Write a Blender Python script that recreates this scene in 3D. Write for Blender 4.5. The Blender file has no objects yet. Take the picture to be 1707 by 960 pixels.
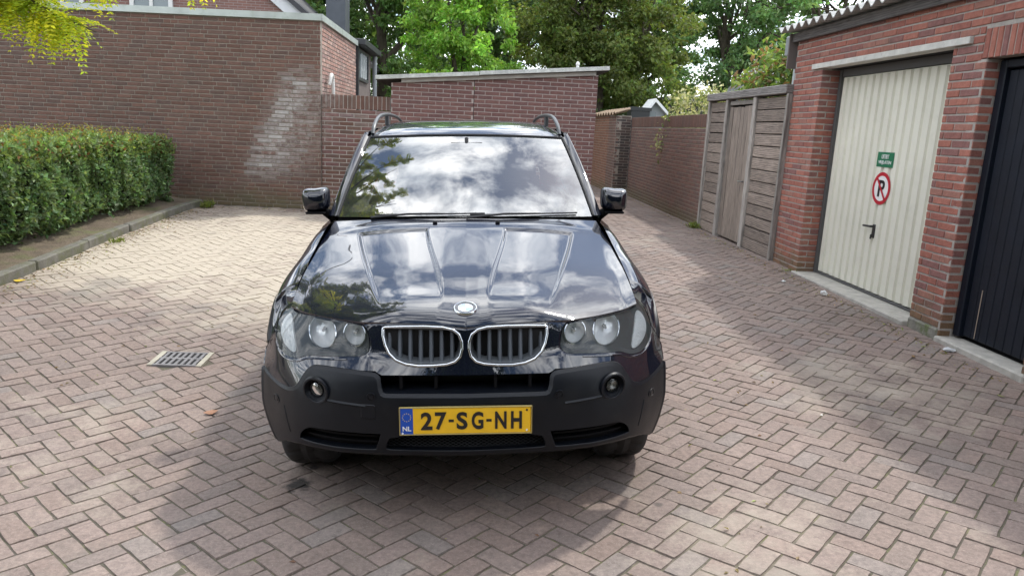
import bpy, math, random
import numpy as np
from mathutils import Matrix, Vector
from mathutils.geometry import delaunay_2d_cdt

# ------------------------------------------------------------------ camera, sky, sun, exposure
scene = bpy.context.scene
COL = scene.collection
CAM_Z = 1.60
CAM_M = np.array([[0.99736347, 0.0355863, 0.06324341],
                  [-0.05423479, -0.21350919, 0.97543447],
                  [0.04821516, -0.9762927, -0.21101625]])
FPX = 1232.0
cam_data = bpy.data.cameras.new('camera')
cam_data.sensor_width = 36.0
cam_data.lens = 36.0 * FPX / 1707.0
cam_data.clip_start = 0.05
cam_data.clip_end = 2000.0
cam = bpy.data.objects.new('camera', cam_data)
COL.objects.link(cam)
_r = Matrix([[CAM_M[i][0], -CAM_M[i][1], -CAM_M[i][2]] for i in range(3)]).to_4x4()
cam.matrix_world = Matrix.Translation((0, 0, CAM_Z)) @ _r
scene.camera = cam

SUN_DIR = Vector((0.46, 0.52, 1.0)).normalized()          # towards the sun
world = bpy.data.worlds.new('World')
scene.world = world
world.use_nodes = True


def build_world():
    nt = world.node_tree
    nt.nodes.clear()
    N = nt.nodes.new
    L = nt.links.new
    out = N('ShaderNodeOutputWorld')
    bg = N('ShaderNodeBackground')
    bg.inputs['Strength'].default_value = 0.15
    sky = N('ShaderNodeTexSky')
    sky.sky_type = 'NISHITA'
    sky.sun_disc = False
    sky.sun_elevation = math.asin(SUN_DIR.z)
    sky.sun_rotation = math.atan2(SUN_DIR.x, SUN_DIR.y)
    sky.air_density = 1.0
    sky.dust_density = 0.6
    tc = N('ShaderNodeTexCoord')
    sep = N('ShaderNodeSeparateXYZ')
    L(tc.outputs['Generated'], sep.inputs[0])
    zc = N('ShaderNodeMath'); zc.operation = 'MAXIMUM'; zc.inputs[1].default_value = 0.0
    L(sep.outputs['Z'], zc.inputs[0])
    za = N('ShaderNodeMath'); za.operation = 'ADD'; za.inputs[1].default_value = 0.22
    L(zc.outputs[0], za.inputs[0])
    dx = N('ShaderNodeMath'); dx.operation = 'DIVIDE'
    dy = N('ShaderNodeMath'); dy.operation = 'DIVIDE'
    L(sep.outputs['X'], dx.inputs[0]); L(za.outputs[0], dx.inputs[1])
    L(sep.outputs['Y'], dy.inputs[0]); L(za.outputs[0], dy.inputs[1])
    cmb = N('ShaderNodeCombineXYZ')
    L(dx.outputs[0], cmb.inputs[0]); L(dy.outputs[0], cmb.inputs[1])
    cmb.inputs[2].default_value = 11.7
    no = N('ShaderNodeTexNoise')
    no.inputs['Scale'].default_value = 4.2
    no.inputs['Detail'].default_value = 9.0
    no.inputs['Roughness'].default_value = 0.60
    no.inputs['Distortion'].default_value = 0.2
    L(cmb.outputs[0], no.inputs['Vector'])
    rp = N('ShaderNodeValToRGB')
    rp.color_ramp.elements[0].position = 0.42
    rp.color_ramp.elements[0].color = (0, 0, 0, 1)
    rp.color_ramp.elements[1].position = 0.58
    rp.color_ramp.elements[1].color = (1, 1, 1, 1)
    L(no.outputs['Fac'], rp.inputs[0])
    no2 = N('ShaderNodeTexNoise')
    no2.inputs['Scale'].default_value = 7.0
    no2.inputs['Detail'].default_value = 7.0
    L(cmb.outputs[0], no2.inputs['Vector'])
    cr = N('ShaderNodeValToRGB')
    cr.color_ramp.elements[0].position = 0.32
    cr.color_ramp.elements[0].color = (0.42, 0.46, 0.52, 1)
    cr.color_ramp.elements[1].position = 0.66
    cr.color_ramp.elements[1].color = (1.0, 1.0, 1.0, 1)
    L(no2.outputs['Fac'], cr.inputs[0])
    cm = N('ShaderNodeVectorMath'); cm.operation = 'SCALE'
    cm.inputs['Scale'].default_value = 24.0
    L(cr.outputs['Color'], cm.inputs[0])
    mix = N('ShaderNodeMixRGB')
    L(rp.outputs['Color'], mix.inputs['Fac'])
    L(sky.outputs[0], mix.inputs['Color1'])
    L(cm.outputs[0], mix.inputs['Color2'])
    L(mix.outputs[0], bg.inputs['Color'])
    L(bg.outputs[0], out.inputs[0])


build_world()
sun_data = bpy.data.lights.new('sun', 'SUN')
sun_data.energy = 2.3
sun_data.angle = math.radians(3.0)
sun_data.color = (1.0, 0.955, 0.88)
sun = bpy.data.objects.new('sun', sun_data)
COL.objects.link(sun)
sun.rotation_euler = (-SUN_DIR).to_track_quat('-Z', 'Y').to_euler()
sun.location = (10, 14, 25)
scene.view_settings.view_transform = 'Standard'
scene.view_settings.look = 'None'
scene.view_settings.gamma = 1.0
scene.view_settings.use_curve_mapping = False
scene.view_settings.exposure = 0.42
scene.render.engine = 'CYCLES'
scene.cycles.use_denoising = True
scene.cycles.max_bounces = 7
scene.cycles.transparent_max_bounces = 12
scene.cycles.sample_clamp_indirect = 6.0
scene.cycles.caustics_reflective = False
scene.cycles.caustics_refractive = False

# ------------------------------------------------------------------ helpers
rng = np.random.default_rng(7)
random.seed(7)
FULL = (0, 0, 1707, 960)


def project(p):
    q = CAM_M.T @ (np.asarray(p, float) - np.array([0, 0, CAM_Z]))
    if q[2] <= 0.05:
        return -9999.0, -9999.0, 0.01
    return q[0] / q[2] * FPX + 853.5, q[1] / q[2] * FPX + 480.0, q[2]


def pchip(xs, ys):
    xs = np.asarray(xs, float); ys = np.asarray(ys, float)
    h = np.diff(xs); d = np.diff(ys) / h
    m = np.zeros(len(xs))
    for i in range(1, len(xs) - 1):
        if d[i - 1] * d[i] > 0:
            w1 = 2 * h[i] + h[i - 1]; w2 = h[i] + 2 * h[i - 1]
            m[i] = (w1 + w2) / (w1 / d[i - 1] + w2 / d[i])
    m[0] = d[0]; m[-1] = d[-1]

    def f(x):
        x = np.clip(np.asarray(x, float), xs[0], xs[-1])
        k = np.clip(np.searchsorted(xs, x) - 1, 0, len(xs) - 2)
        t = (x - xs[k]) / h[k]
        t2 = t * t; t3 = t2 * t
        return ((2 * t3 - 3 * t2 + 1) * ys[k] + (t3 - 2 * t2 + t) * h[k] * m[k]
                + (-2 * t3 + 3 * t2) * ys[k + 1] + (t3 - t2) * h[k] * m[k + 1])
    return f


def sstep(a, b, x):
    t = np.clip((np.asarray(x, float) - a) / (b - a), 0, 1)
    return t * t * (3 - 2 * t)


def gz(x, y):
    """height of the paved yard: a shallow bowl that drains to the gully"""
    d = np.sqrt((1.08 * (x + 1.9)) ** 2 + (y - 3.6) ** 2 + 0.25)
    z = -1.772 + 0.05 * d + .004 * (np.sin(2.1 * x + 1.3 * y) + np.sin(1.7 * y - 2.6 * x + 1))
    a, k = -1.40, 0.05
    h = np.clip(0.5 + 0.5 * (a - z) / k, 0, 1)
    return a * (1 - h) + z * h - k * h * (1 - h) + CAM_Z


def tag(o, label=None, cat=None, group=None, kind=None):
    if label: o['label'] = label
    if cat: o['category'] = cat
    if group: o['group'] = group
    if kind: o['kind'] = kind
    return o


def empty(name, loc=(0, 0, 0), rot=(0, 0, 0)):
    o = bpy.data.objects.new(name, None)
    o.empty_display_size = 0.2
    o.location = loc; o.rotation_euler = rot
    COL.objects.link(o)
    return o


def new_mesh(name, verts, faces, tint=None, smooth=False, sharp=None):
    me = bpy.data.meshes.new(name)
    if isinstance(faces, np.ndarray) and len(faces):
        verts = np.asarray(verts, np.float32)
        k = faces.shape[1]
        me.vertices.add(len(verts)); me.vertices.foreach_set('co', verts.ravel())
        me.loops.add(faces.size); me.loops.foreach_set('vertex_index', faces.astype(np.int32).ravel())
        me.polygons.add(len(faces))
        me.polygons.foreach_set('loop_start', np.arange(0, faces.size, k, dtype=np.int32))
        me.polygons.foreach_set('use_smooth', np.zeros(len(faces), bool))
        me.update(calc_edges=True)
    else:
        me.from_pydata([tuple(map(float, v)) for v in verts], [], [tuple(int(i) for i in f) for f in faces])
        me.update()
    if tint is not None:
        at = me.attributes.new('tint', 'FLOAT_COLOR', 'POINT')
        t = np.asarray(tint, np.float32)
        if t.ndim == 1:
            t = np.tile(t, (len(me.vertices), 1))
        c = np.ones((len(me.vertices), 4), np.float32); c[:, :3] = t[:, :3]
        at.data.foreach_set('color', c.ravel())
    if smooth:
        me.polygons.foreach_set('use_smooth', np.ones(len(me.polygons), bool))
        if sharp:
            me.set_sharp_from_angle(angle=math.radians(sharp))
    return me


def link(name, me, mat=None, parent=None, loc=None):
    o = bpy.data.objects.new(name, me)
    if mat is not None and not me.materials:
        me.materials.append(mat)
    if parent is not None:
        o.parent = parent
    if loc is not None:
        o.location = loc
    COL.objects.link(o)
    return o


class MB:
    """collects shapes given in world coordinates; build() links them as ONE mesh object"""
    def __init__(self):
        self.v = []; self.f = []

    def add(self, v, f):
        n = len(self.v)
        self.v += [tuple(map(float, p)) for p in v]
        self.f += [tuple(i + n for i in q) for q in f]
        return self

    def box(self, x0, x1, y0, y1, z0, z1, bevel=0.0):
        if bevel <= 0:
            v = [(x, y, z) for z in (z0, z1) for y in (y0, y1) for x in (x0, x1)]
            return self.add(v, [(0, 2, 3, 1), (4, 5, 7, 6), (0, 1, 5, 4), (2, 6, 7, 3), (0, 4, 6, 2), (1, 3, 7, 5)])
        b = min(bevel, (x1 - x0) * .45, (y1 - y0) * .45, (z1 - z0) * .45)
        c = np.array([(x0 + x1) / 2, (y0 + y1) / 2, (z0 + z1) / 2]); h = np.array([x1 - x0, y1 - y0, z1 - z0]) / 2
        v = []; idx = {}
        for sx in (-1, 1):
            for sy in (-1, 1):
                for sz in (-1, 1):
                    for a in range(3):
                        q = h - b; q = q.copy(); q[a] = h[a]
                        idx[(sx, sy, sz, a)] = len(v)
                        v.append(tuple(c + q * np.array([sx, sy, sz])))
        f = []
        for a in range(3):
            o = [i for i in range(3) if i != a]
            for s in (-1, 1):
                q = []
                for p, r in ((-1, -1), (1, -1), (1, 1), (-1, 1)):
                    k = [0, 0, 0]; k[a] = s; k[o[0]] = p; k[o[1]] = r
                    q.append(idx[(*k, a)])
                f.append(q)
        for a in range(3):
            o = [i for i in range(3) if i != a]
            for p in (-1, 1):
                for r in (-1, 1):
                    k1 = [0, 0, 0]; k1[o[0]] = p; k1[o[1]] = r
                    k1[a] = -1; k2 = list(k1); k2[a] = 1
                    f.append([idx[(*k1, o[0])], idx[(*k2, o[0])], idx[(*k2, o[1])], idx[(*k1, o[1])]])
        for sx in (-1, 1):
            for sy in (-1, 1):
                for sz in (-1, 1):
                    f.append([idx[(sx, sy, sz, a)] for a in range(3)])
        self.add(v, f)
        self.fix = True
        return self

    def prism(self, poly, axis, a0, a1):
        """poly: 2-D points on the two other axes (in order), extruded along axis"""
        n = len(poly); v = []
        for a in (a0, a1):
            for p in poly:
                q = [0, 0, 0]; o = [i for i in range(3) if i != axis]
                q[axis] = a; q[o[0]] = p[0]; q[o[1]] = p[1]; v.append(q)
        f = [tuple(range(n))[::-1], tuple(range(n, 2 * n))]
        f += [(i, (i + 1) % n, n + (i + 1) % n, n + i) for i in range(n)]
        self.fix = True
        return self.add(v, f)

    def tube(self, pts, radii, seg=8, cap=True):
        pts = [np.array(p, float) for p in pts]
        if np.isscalar(radii): radii = [radii] * len(pts)
        v = []; f = []; n = len(pts)
        up = np.array([0.0, 0.0, 1.0])
        prev = None
        for i, p in enumerate(pts):
            t = pts[min(i + 1, n - 1)] - pts[max(i - 1, 0)]
            t = t / (np.linalg.norm(t) + 1e-9)
            if prev is None:
                a = np.cross(t, up if abs(t[2]) < .9 else np.array([1.0, 0, 0]))
            else:
                a = prev - t * np.dot(prev, t)
            a = a / (np.linalg.norm(a) + 1e-9); b = np.cross(t, a); prev = a
            for k in range(seg):
                w = 2 * math.pi * k / seg
                v.append(p + radii[i] * (math.cos(w) * a + math.sin(w) * b))
        for i in range(n - 1):
            for k in range(seg):
                f.append((i * seg + k, i * seg + (k + 1) % seg, (i + 1) * seg + (k + 1) % seg, (i + 1) * seg + k))
        if cap:
            f.append(tuple(range(seg))[::-1]); f.append(tuple((n - 1) * seg + k for k in range(seg)))
        return self.add(v, f)

    def grid(self, P):
        """P: array (n, m, 3)"""
        n, m = P.shape[:2]
        f = [(i * m + j, i * m + j + 1, (i + 1) * m + j + 1, (i + 1) * m + j) for i in range(n - 1) for j in range(m - 1)]
        return self.add(P.reshape(-1, 3), f)

    def build(self, name, mat, parent=None, smooth=False, sharp=40, tint=None, origin=None):
        off = np.zeros(3)
        if origin is not None:
            off = np.array(origin)
        elif parent is not None:
            p = parent
            while p is not None:
                off += np.array(p.location); p = p.parent
        v = np.asarray(self.v, float) - off
        me = new_mesh(name, v, self.f, tint)
        if getattr(self, 'fix', False):
            import bmesh
            bm = bmesh.new(); bm.from_mesh(me); bmesh.ops.recalc_face_normals(bm, faces=bm.faces); bm.to_mesh(me); bm.free()
        if smooth:
            me.polygons.foreach_set('use_smooth', np.ones(len(me.polygons), bool))
            if sharp: me.set_sharp_from_angle(angle=math.radians(sharp))
        o = link(name, me, mat, parent)
        if parent is None and origin is not None:
            o.location = origin
        return o


# ------------------------------------------------------------------ materials
MATS = {}


def nodes_of(name):
    m = bpy.data.materials.new(name); m.use_nodes = True
    nt = m.node_tree
    return m, nt, nt.nodes['Principled BSDF'], nt.nodes['Material Output']


def mat(name, base=(.5, .5, .5), rough=.6, metal=0.0, coat=0.0, coat_rough=.03, coat_ior=1.5, spec=.5, attr=False,
        noise=None, bump=None, mottles=None, rough_var=0.0, emit=None, ior=None, transl=0.0, bloom=False, space='Object'):
    """noise=(scale, amount): light/dark variation; mottles=(scale, colour, threshold, amount): stains; bump=(scale, strength)"""
    if name in MATS: return MATS[name]
    m, nt, p, out = nodes_of(name)
    N = nt.nodes.new; L = nt.links.new
    p.inputs['Roughness'].default_value = rough
    p.inputs['Metallic'].default_value = metal
    p.inputs['Specular IOR Level'].default_value = spec
    p.inputs['Coat Weight'].default_value = coat
    p.inputs['Coat Roughness'].default_value = coat_rough
    p.inputs['Coat IOR'].default_value = coat_ior
    if ior: p.inputs['IOR'].default_value = ior
    p.inputs['Base Color'].default_value = (*base, 1)
    geo = N('ShaderNodeNewGeometry')
    tco = N('ShaderNodeTexCoord')
    vec = geo.outputs['Position'] if space == 'World' else tco.outputs['Object']
    col = None
    if attr:
        a = N('ShaderNodeAttribute'); a.attribute_name = 'tint'
        col = a.outputs['Color']
    else:
        c = N('ShaderNodeRGB'); c.outputs[0].default_value = (*base, 1); col = c.outputs[0]
    if noise:
        t = N('ShaderNodeTexNoise'); t.inputs['Scale'].default_value = noise[0]; t.inputs['Detail'].default_value = 6
        L(vec, t.inputs['Vector'])
        mr = N('ShaderNodeMapRange'); mr.inputs['From Min'].default_value = .25; mr.inputs['From Max'].default_value = .75
        mr.inputs['To Min'].default_value = 1 - noise[1]; mr.inputs['To Max'].default_value = 1 + noise[1]
        L(t.outputs['Fac'], mr.inputs['Value'])
        sc = N('ShaderNodeVectorMath'); sc.operation = 'SCALE'
        L(col, sc.inputs[0]); L(mr.outputs[0], sc.inputs['Scale'])
        col = sc.outputs[0]
    for mo in ([mottles] if mottles and not isinstance(mottles, list) else (mottles or [])):
        t = N('ShaderNodeTexNoise'); t.inputs['Scale'].default_value = mo[0]; t.inputs['Detail'].default_value = 8
        t.inputs['Roughness'].default_value = .62
        L(vec, t.inputs['Vector'])
        mr = N('ShaderNodeMapRange'); mr.inputs['From Min'].default_value = mo[2]; mr.inputs['From Max'].default_value = mo[2] + .14
        mr.inputs['To Max'].default_value = mo[3]
        L(t.outputs['Fac'], mr.inputs['Value'])
        mx = N('ShaderNodeMixRGB'); mx.inputs['Color2'].default_value = (*mo[1], 1)
        L(mr.outputs[0], mx.inputs['Fac']); L(col, mx.inputs['Color1'])
        col = mx.outputs[0]
    if bloom:                     # salts washed out of the old wall near its corner: a slanting pale streak
        sp = N('ShaderNodeSeparateXYZ'); L(geo.outputs['Position'], sp.inputs[0])
        def mth(op, a, b=None):
            q = N('ShaderNodeMath'); q.operation = op
            for k_, v_ in enumerate((a, b)):
                if v_ is None: continue
                if isinstance(v_, (int, float)): q.inputs[k_].default_value = v_
                else: L(v_, q.inputs[k_])
            return q.outputs[0]
        def smooth(v_, a, b, lo=0.0, hi=1.0):
            q = N('ShaderNodeMapRange'); q.interpolation_type = 'SMOOTHSTEP'
            q.inputs['From Min'].default_value = a; q.inputs['From Max'].default_value = b; q.inputs['To Min'].default_value = lo; q.inputs['To Max'].default_value = hi
            L(v_, q.inputs['Value']); return q.outputs[0]
        xc = mth('ADD', mth('MULTIPLY', sp.outputs['Z'], .42), -3.50)          # streak centre at this height
        dxx = mth('SUBTRACT', sp.outputs['X'], xc)
        core = smooth(mth('ABSOLUTE', dxx), .02, .50, .62, 0.0)
        veil = mth('MULTIPLY', smooth(mth('ABSOLUTE', mth('SUBTRACT', dxx, .28)), .05, .62, 1.0, 0.0), .42)
        msk = mth('MAXIMUM', core, veil)
        msk = mth('MULTIPLY', msk, mth('MULTIPLY', smooth(sp.outputs['Z'], .45, .95), smooth(sp.outputs['Z'], 1.95, 2.45, 1.0, 0.0)))
        msk = mth('MULTIPLY', msk, mth('MULTIPLY', smooth(sp.outputs['Y'], 11.6, 11.7), smooth(sp.outputs['Y'], 12.3, 12.5, 1.0, 0.0)))
        nb = N('ShaderNodeTexNoise'); nb.inputs['Scale'].default_value = 14; nb.inputs['Detail'].default_value = 8; nb.inputs['Roughness'].default_value = .7
        L(geo.outputs['Position'], nb.inputs['Vector'])
        msk = mth('MULTIPLY', msk, smooth(nb.outputs['Fac'], .40, .62, .10, .95))
        mx = N('ShaderNodeMixRGB'); mx.inputs['Color2'].default_value = (.50, .48, .46, 1)
        L(msk, mx.inputs['Fac']); L(col, mx.inputs['Color1']); col = mx.outputs[0]
    if bloom:                     # green algae and splashed dirt on the lowest courses
        nb = N('ShaderNodeTexNoise'); nb.inputs['Scale'].default_value = 3.5; nb.inputs['Detail'].default_value = 9; nb.inputs['Roughness'].default_value = .7
        L(geo.outputs['Position'], nb.inputs['Vector'])
        hz_ = mth('ADD', sp.outputs['Z'], mth('MULTIPLY', nb.outputs['Fac'], -.9))
        msk = mth('MULTIPLY', smooth(hz_, -.28, .10, .65, 0.0), 1.0)
        mx = N('ShaderNodeMixRGB'); mx.inputs['Color2'].default_value = (.115, .112, .052, 1)
        L(msk, mx.inputs['Fac']); L(col, mx.inputs['Color1']); col = mx.outputs[0]
    L(col, p.inputs['Base Color'])
    if rough_var:
        t = N('ShaderNodeTexNoise'); t.inputs['Scale'].default_value = 9; t.inputs['Detail'].default_value = 5
        L(vec, t.inputs['Vector'])
        mr = N('ShaderNodeMapRange'); mr.inputs['To Min'].default_value = rough - rough_var; mr.inputs['To Max'].default_value = rough + rough_var
        L(t.outputs['Fac'], mr.inputs['Value']); L(mr.outputs[0], p.inputs['Roughness'])
    if bump:
        t = N('ShaderNodeTexNoise'); t.inputs['Scale'].default_value = bump[0]; t.inputs['Detail'].default_value = 5
        L(vec, t.inputs['Vector'])
        b = N('ShaderNodeBump'); b.inputs['Strength'].default_value = bump[1]; b.inputs['Distance'].default_value = .01
        L(t.outputs['Fac'], b.inputs['Height']); L(b.outputs[0], p.inputs['Normal'])
    if emit:
        p.inputs['Emission Color'].default_value = (*emit[0], 1); p.inputs['Emission Strength'].default_value = emit[1]
    if transl:
        tr = N('ShaderNodeBsdfTranslucent'); L(col, tr.inputs['Color'])
        ad = N('ShaderNodeMixShader'); ad.inputs[0].default_value = transl
        L(p.outputs[0], ad.inputs[1]); L(tr.outputs[0], ad.inputs[2]); L(ad.outputs[0], out.inputs['Surface'])
    MATS[name] = m
    return m


def glass_mat(name, tint, refl, rough=0.0, opac=0.0):
    """thin glass: see-through sheet with a fresnel reflection; refl scales the mirror part"""
    m, nt, p, out = nodes_of(name)
    N = nt.nodes.new; L = nt.links.new
    nt.nodes.remove(p)
    tr = N('ShaderNodeBsdfTransparent'); tr.inputs['Color'].default_value = (*tint, 1)
    gl = N('ShaderNodeBsdfGlossy'); gl.inputs['Roughness'].default_value = rough
    lw = N('ShaderNodeFresnel'); lw.inputs['IOR'].default_value = refl
    mx = N('ShaderNodeMixShader')
    L(lw.outputs[0], mx.inputs[0]); L(tr.outputs[0], mx.inputs[1]); L(gl.outputs[0], mx.inputs[2])
    last = mx.outputs[0]
    if opac:
        df = N('ShaderNodeBsdfDiffuse'); df.inputs['Color'].default_value = (.5, .55, .52, 1)
        t = N('ShaderNodeTexNoise'); t.inputs['Scale'].default_value = 4; t.inputs['Detail'].default_value = 6
        tc = N('ShaderNodeTexCoord'); L(tc.outputs['Object'], t.inputs['Vector'])
        mr = N('ShaderNodeMapRange'); mr.inputs['To Max'].default_value = opac * 2
        L(t.outputs['Fac'], mr.inputs['Value'])
        m2 = N('ShaderNodeMixShader'); L(mr.outputs[0], m2.inputs[0]); L(last, m2.inputs[1]); L(df.outputs[0], m2.inputs[2])
        last = m2.outputs[0]
    L(last, out.inputs['Surface'])
    MATS[name] = m
    return m


M_MORTAR = mat('mortar_grey', (.42, .385, .35), .95, noise=(14, .18), bump=(60, .4), space='World')
M_MORTAR_DARK = mat('mortar_brown', (.28, .245, .205), .95, noise=(9, .22), bump=(60, .4), space='World', mottles=(1.1, (.10, .10, .06), .58, .5))
M_BRICK = mat('brick_clay', attr=True, bloom=True, rough=.85, noise=(22, .20), bump=(70, .45), space='World', mottles=[(2.3, (.11, .10, .075), .60, .40), (60, (.40, .30, .26), .66, .35)])
M_CONC = mat('concrete', (.42, .40, .36), .9, noise=(12, .2), bump=(50, .4), mottles=(5, (.22, .21, .17), .56, .55), space='World')
M_WHITE_TRIM = mat('trim_white', (.60, .62, .58), .55, noise=(6, .1), mottles=(9, (.36, .40, .31), .55, .5), space='World')
M_METAL_TRIM = mat('trim_metal', (.46, .50, .47), .45, metal=.3, noise=(5, .15), mottles=(7, (.30, .35, .27), .56, .5), space='World')
M_DARK = mat('dark_void', (.012, .012, .013), .9)
M_ASPH = mat('bitumen', (.06, .06, .06), .9, noise=(20, .3), bump=(80, .5), space='World')


# ------------------------------------------------------------------ bricks
BRICK_CACHE = {}


def brick_mesh(l, h, d, colour, var, nm='brick', bev=.004):
    key = (round(l, 3), round(h, 3), round(d, 3), tuple(np.round(colour, 4)), var, nm)
    if key in BRICK_CACHE: return BRICK_CACHE[key]
    r = np.random.default_rng(var * 31 + int(l * 1000))
    j = lambda a: float(r.uniform(-a, a))
    x, z = l / 2, h / 2
    v = []
    for (sx, sz) in ((-1, -1), (1, -1), (1, 1), (-1, 1)):      # front face, inset
        v.append((sx * (x - bev) + j(.002), j(.0012), sz * (z - bev) + j(.0015)))
    for (sx, sz) in ((-1, -1), (1, -1), (1, 1), (-1, 1)):
        v.append((sx * x + j(.002), bev + .001, sz * z + j(.0012)))
    for (sx, sz) in ((-1, -1), (1, -1), (1, 1), (-1, 1)):
        v.append((sx * x, d, sz * z))
    f = [(0, 1, 2, 3)]
    for a, b in ((0, 4), (4, 8)):
        for k in range(4):
            k2 = (k + 1) % 4
            f.append((a + k, b + k, b + k2, a + k2))
    me = new_mesh(nm, v, f, tint=np.array(colour))
    me.materials.append(M_BRICK)
    BRICK_CACHE[key] = me
    return me


def hidden_px(px, py):
    """parts of the photograph taken up by the car and the hedge"""
    if 200 < py < 770 and 612 - (py - 200) * .32 < px < 940 + (py - 200) * .30 and py < 560: return True
    if 440 < px < 1108 and 560 <= py < 760: return True
    if px < 305 and py > 222 and py < 400: return True
    return False


class Pool:
    """all the bricks of one thing: the 300 that show largest become parts, the rest one part"""
    def __init__(self, root, seed, mortar, name='brick', rest='brickwork'):
        self.root = root; self.b = []; self.r = np.random.default_rng(seed)
        self.mortar = mortar; self.name = name; self.rest = rest
        self.slab = MB(); self.slab.fix = True

    def put(self, pos, ang, l, h, colour, d=.05, tilt=0.0):
        self.b.append((np.array(pos, float), ang, l, h, d, colour, int(self.r.integers(0, 5)), tilt))

    def wall(self, A, ang, L, z0, ztop, tones, holes=(), phase=0.0, course=.0625, bl=.21, jt=.012, white=None, backing=.10, bond='stretcher', zmin=None):
        """A: (x, y) of the left end seen from outside; ang: direction of the wall (outside is to the right of it, local -y)"""
        if not callable(ztop):
            zt_ = ztop; ztop = lambda u: zt_
        ca, sa = math.cos(ang), math.sin(ang)
        zmax = max(ztop(0), ztop(L))
        n = int(math.ceil((zmax - z0) / course))
        for c in range(n):
            za = z0 + c * course; zb = za + course - jt
            iv = [(0.0, L)]
            for (h0, h1, hz0, hz1) in holes:
                if za < hz1 - .004 and zb > hz0 + .004:
                    nv = []
                    for (a, b) in iv:
                        if h1 <= a or h0 >= b: nv.append((a, b)); continue
                        if h0 > a: nv.append((a, h0))
                        if h1 < b: nv.append((h1, b))
                    iv = nv
            pitch = bl + jt
            shift = (c % 2) * pitch * .5 if bond == 'stretcher' else ((c * 7) % 4) * pitch * .25
            for (a, b) in iv:
                k0 = int(math.floor((a - phase - shift) / pitch)) - 1
                u = phase + shift + k0 * pitch
                while u < b:
                    ln = pitch
                    if bond == 'wild' and self.r.random() < .16: ln = pitch * .5
                    ua = max(u, a); ub = min(u + ln - jt, b)
                    u += ln
                    if ub - ua < .03: continue
                    um = (ua + ub) / 2
                    zt = ztop(um)
                    if za > zt - .02: continue
                    zbb = min(zb, zt)
                    t = tones[int(self.r.integers(0, len(tones)))]
                    if white is not None:
                        w = white(um, (za + zb) / 2)
                        if w > 0:
                            w = min(4, int(w * 3.4 * self.r.uniform(.0, 1.3) + .2)) / 4.0
                            t = tuple(np.array(t) * (1 - w * .72) + np.array((.46, .44, .42)) * w * .72)
                    off = float(self.r.uniform(-.0012, .0012))
                    self.put((A[0] + ca * um - sa * off, A[1] + sa * um + ca * off, (za + zbb) / 2), ang, round((ub - ua) / .005) * .005, round(zbb - za, 3), t)
        # mortar backing, 7 mm behind the faces, around the holes
        us = sorted({0.0, L, *[h[0] for h in holes], *[h[1] for h in holes]})
        zs = sorted({z0, *[h[2] for h in holes], *[h[3] for h in holes]})
        for i in range(len(us) - 1):
            for k in range(len(zs)):
                a, b = us[i], us[i + 1]; c0 = zs[k]
                last = k == len(zs) - 1
                um = (a + b) / 2; zm = c0 + .01
                if any(h[0] <= um <= h[1] and h[2] <= zm <= h[3] for h in holes): continue
                za_, zb_ = (ztop(a), ztop(b)) if last else (zs[k + 1], zs[k + 1])
                if min(za_, zb_) <= c0: continue
                pts = []
                for y in (.007, backing):
                    for (u, z) in ((a, c0), (b, c0), (b, zb_), (a, za_)):
                        pts.append((A[0] + ca * u - sa * y, A[1] + sa * u + ca * y, z))
                self.slab.add(pts, [(0, 1, 2, 3), (7, 6, 5, 4), (0, 4, 5, 1), (1, 5, 6, 2), (2, 6, 7, 3), (3, 7, 4, 0)])

    def soldier(self, A, ang, L, z0, h, tones, w=.05, jt=.012, backing=.10):
        ca, sa = math.cos(ang), math.sin(ang)
        n = int(L / (w + jt)); p = L / n
        for i in range(n):
            u = (i + .5) * p
            t = tones[int(self.r.integers(0, len(tones)))]
            self.put((A[0] + ca * u, A[1] + sa * u, z0 + h / 2), ang, round((p - jt), 3), h, t)
        pts = []
        for y in (.007, backing):
            for (u, z) in ((0, z0), (L, z0), (L, z0 + h), (0, z0 + h)):
                pts.append((A[0] + ca * u - sa * y, A[1] + sa * u + ca * y, z))
        self.slab.add(pts, [(0, 1, 2, 3), (7, 6, 5, 4), (0, 4, 5, 1), (1, 5, 6, 2), (2, 6, 7, 3), (3, 7, 4, 0)])

    def finish(self, limit=300):
        sc = []
        for i, (p, ang, l, h, d, c, v, t) in enumerate(self.b):
            px, py, z = project(p)
            ok = -8 < px < 1715 and -4 < py < 965 and not hidden_px(px, py)
            n = np.array([math.sin(ang), -math.cos(ang)])
            to = -p[:2]; cosn = float(np.dot(n, to) / (np.linalg.norm(to) + 1e-6))
            sc.append(-(l * h * max(cosn, 0) / z ** 2) if ok and cosn > .02 else 1.0)
        order = np.argsort(sc, kind='stable')
        own = [i for i in order[:limit] if sc[i] < 0]
        ownset = set(int(i) for i in own)
        base = np.array(self.root.location)
        for i in own:
            p, ang, l, h, d, c, v, t = self.b[i]
            o = bpy.data.objects.new(self.name, brick_mesh(l, h, d, c, v, self.name))
            o.parent = self.root
            o.location = p - base
            o.rotation_euler = (0, 0, ang)
            COL.objects.link(o)
        V = []; F = []; T = []; n = 0
        for i, (p, ang, l, h, d, c, v, t) in enumerate(self.b):
            if i in ownset: continue
            me = brick_mesh(l, h, d, c, v, self.name)
            lv = np.empty(len(me.vertices) * 3, np.float32); me.vertices.foreach_get('co', lv); lv = lv.reshape(-1, 3)
            ca, sa = math.cos(ang), math.sin(ang)
            w = np.stack([ca * lv[:, 0] - sa * lv[:, 1], sa * lv[:, 0] + ca * lv[:, 1], lv[:, 2]], 1) + (p - base)
            V.append(w); T.append(np.tile(np.array(c), (12, 1)))
            F.append(BRICK_F + n); n += 12
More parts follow.
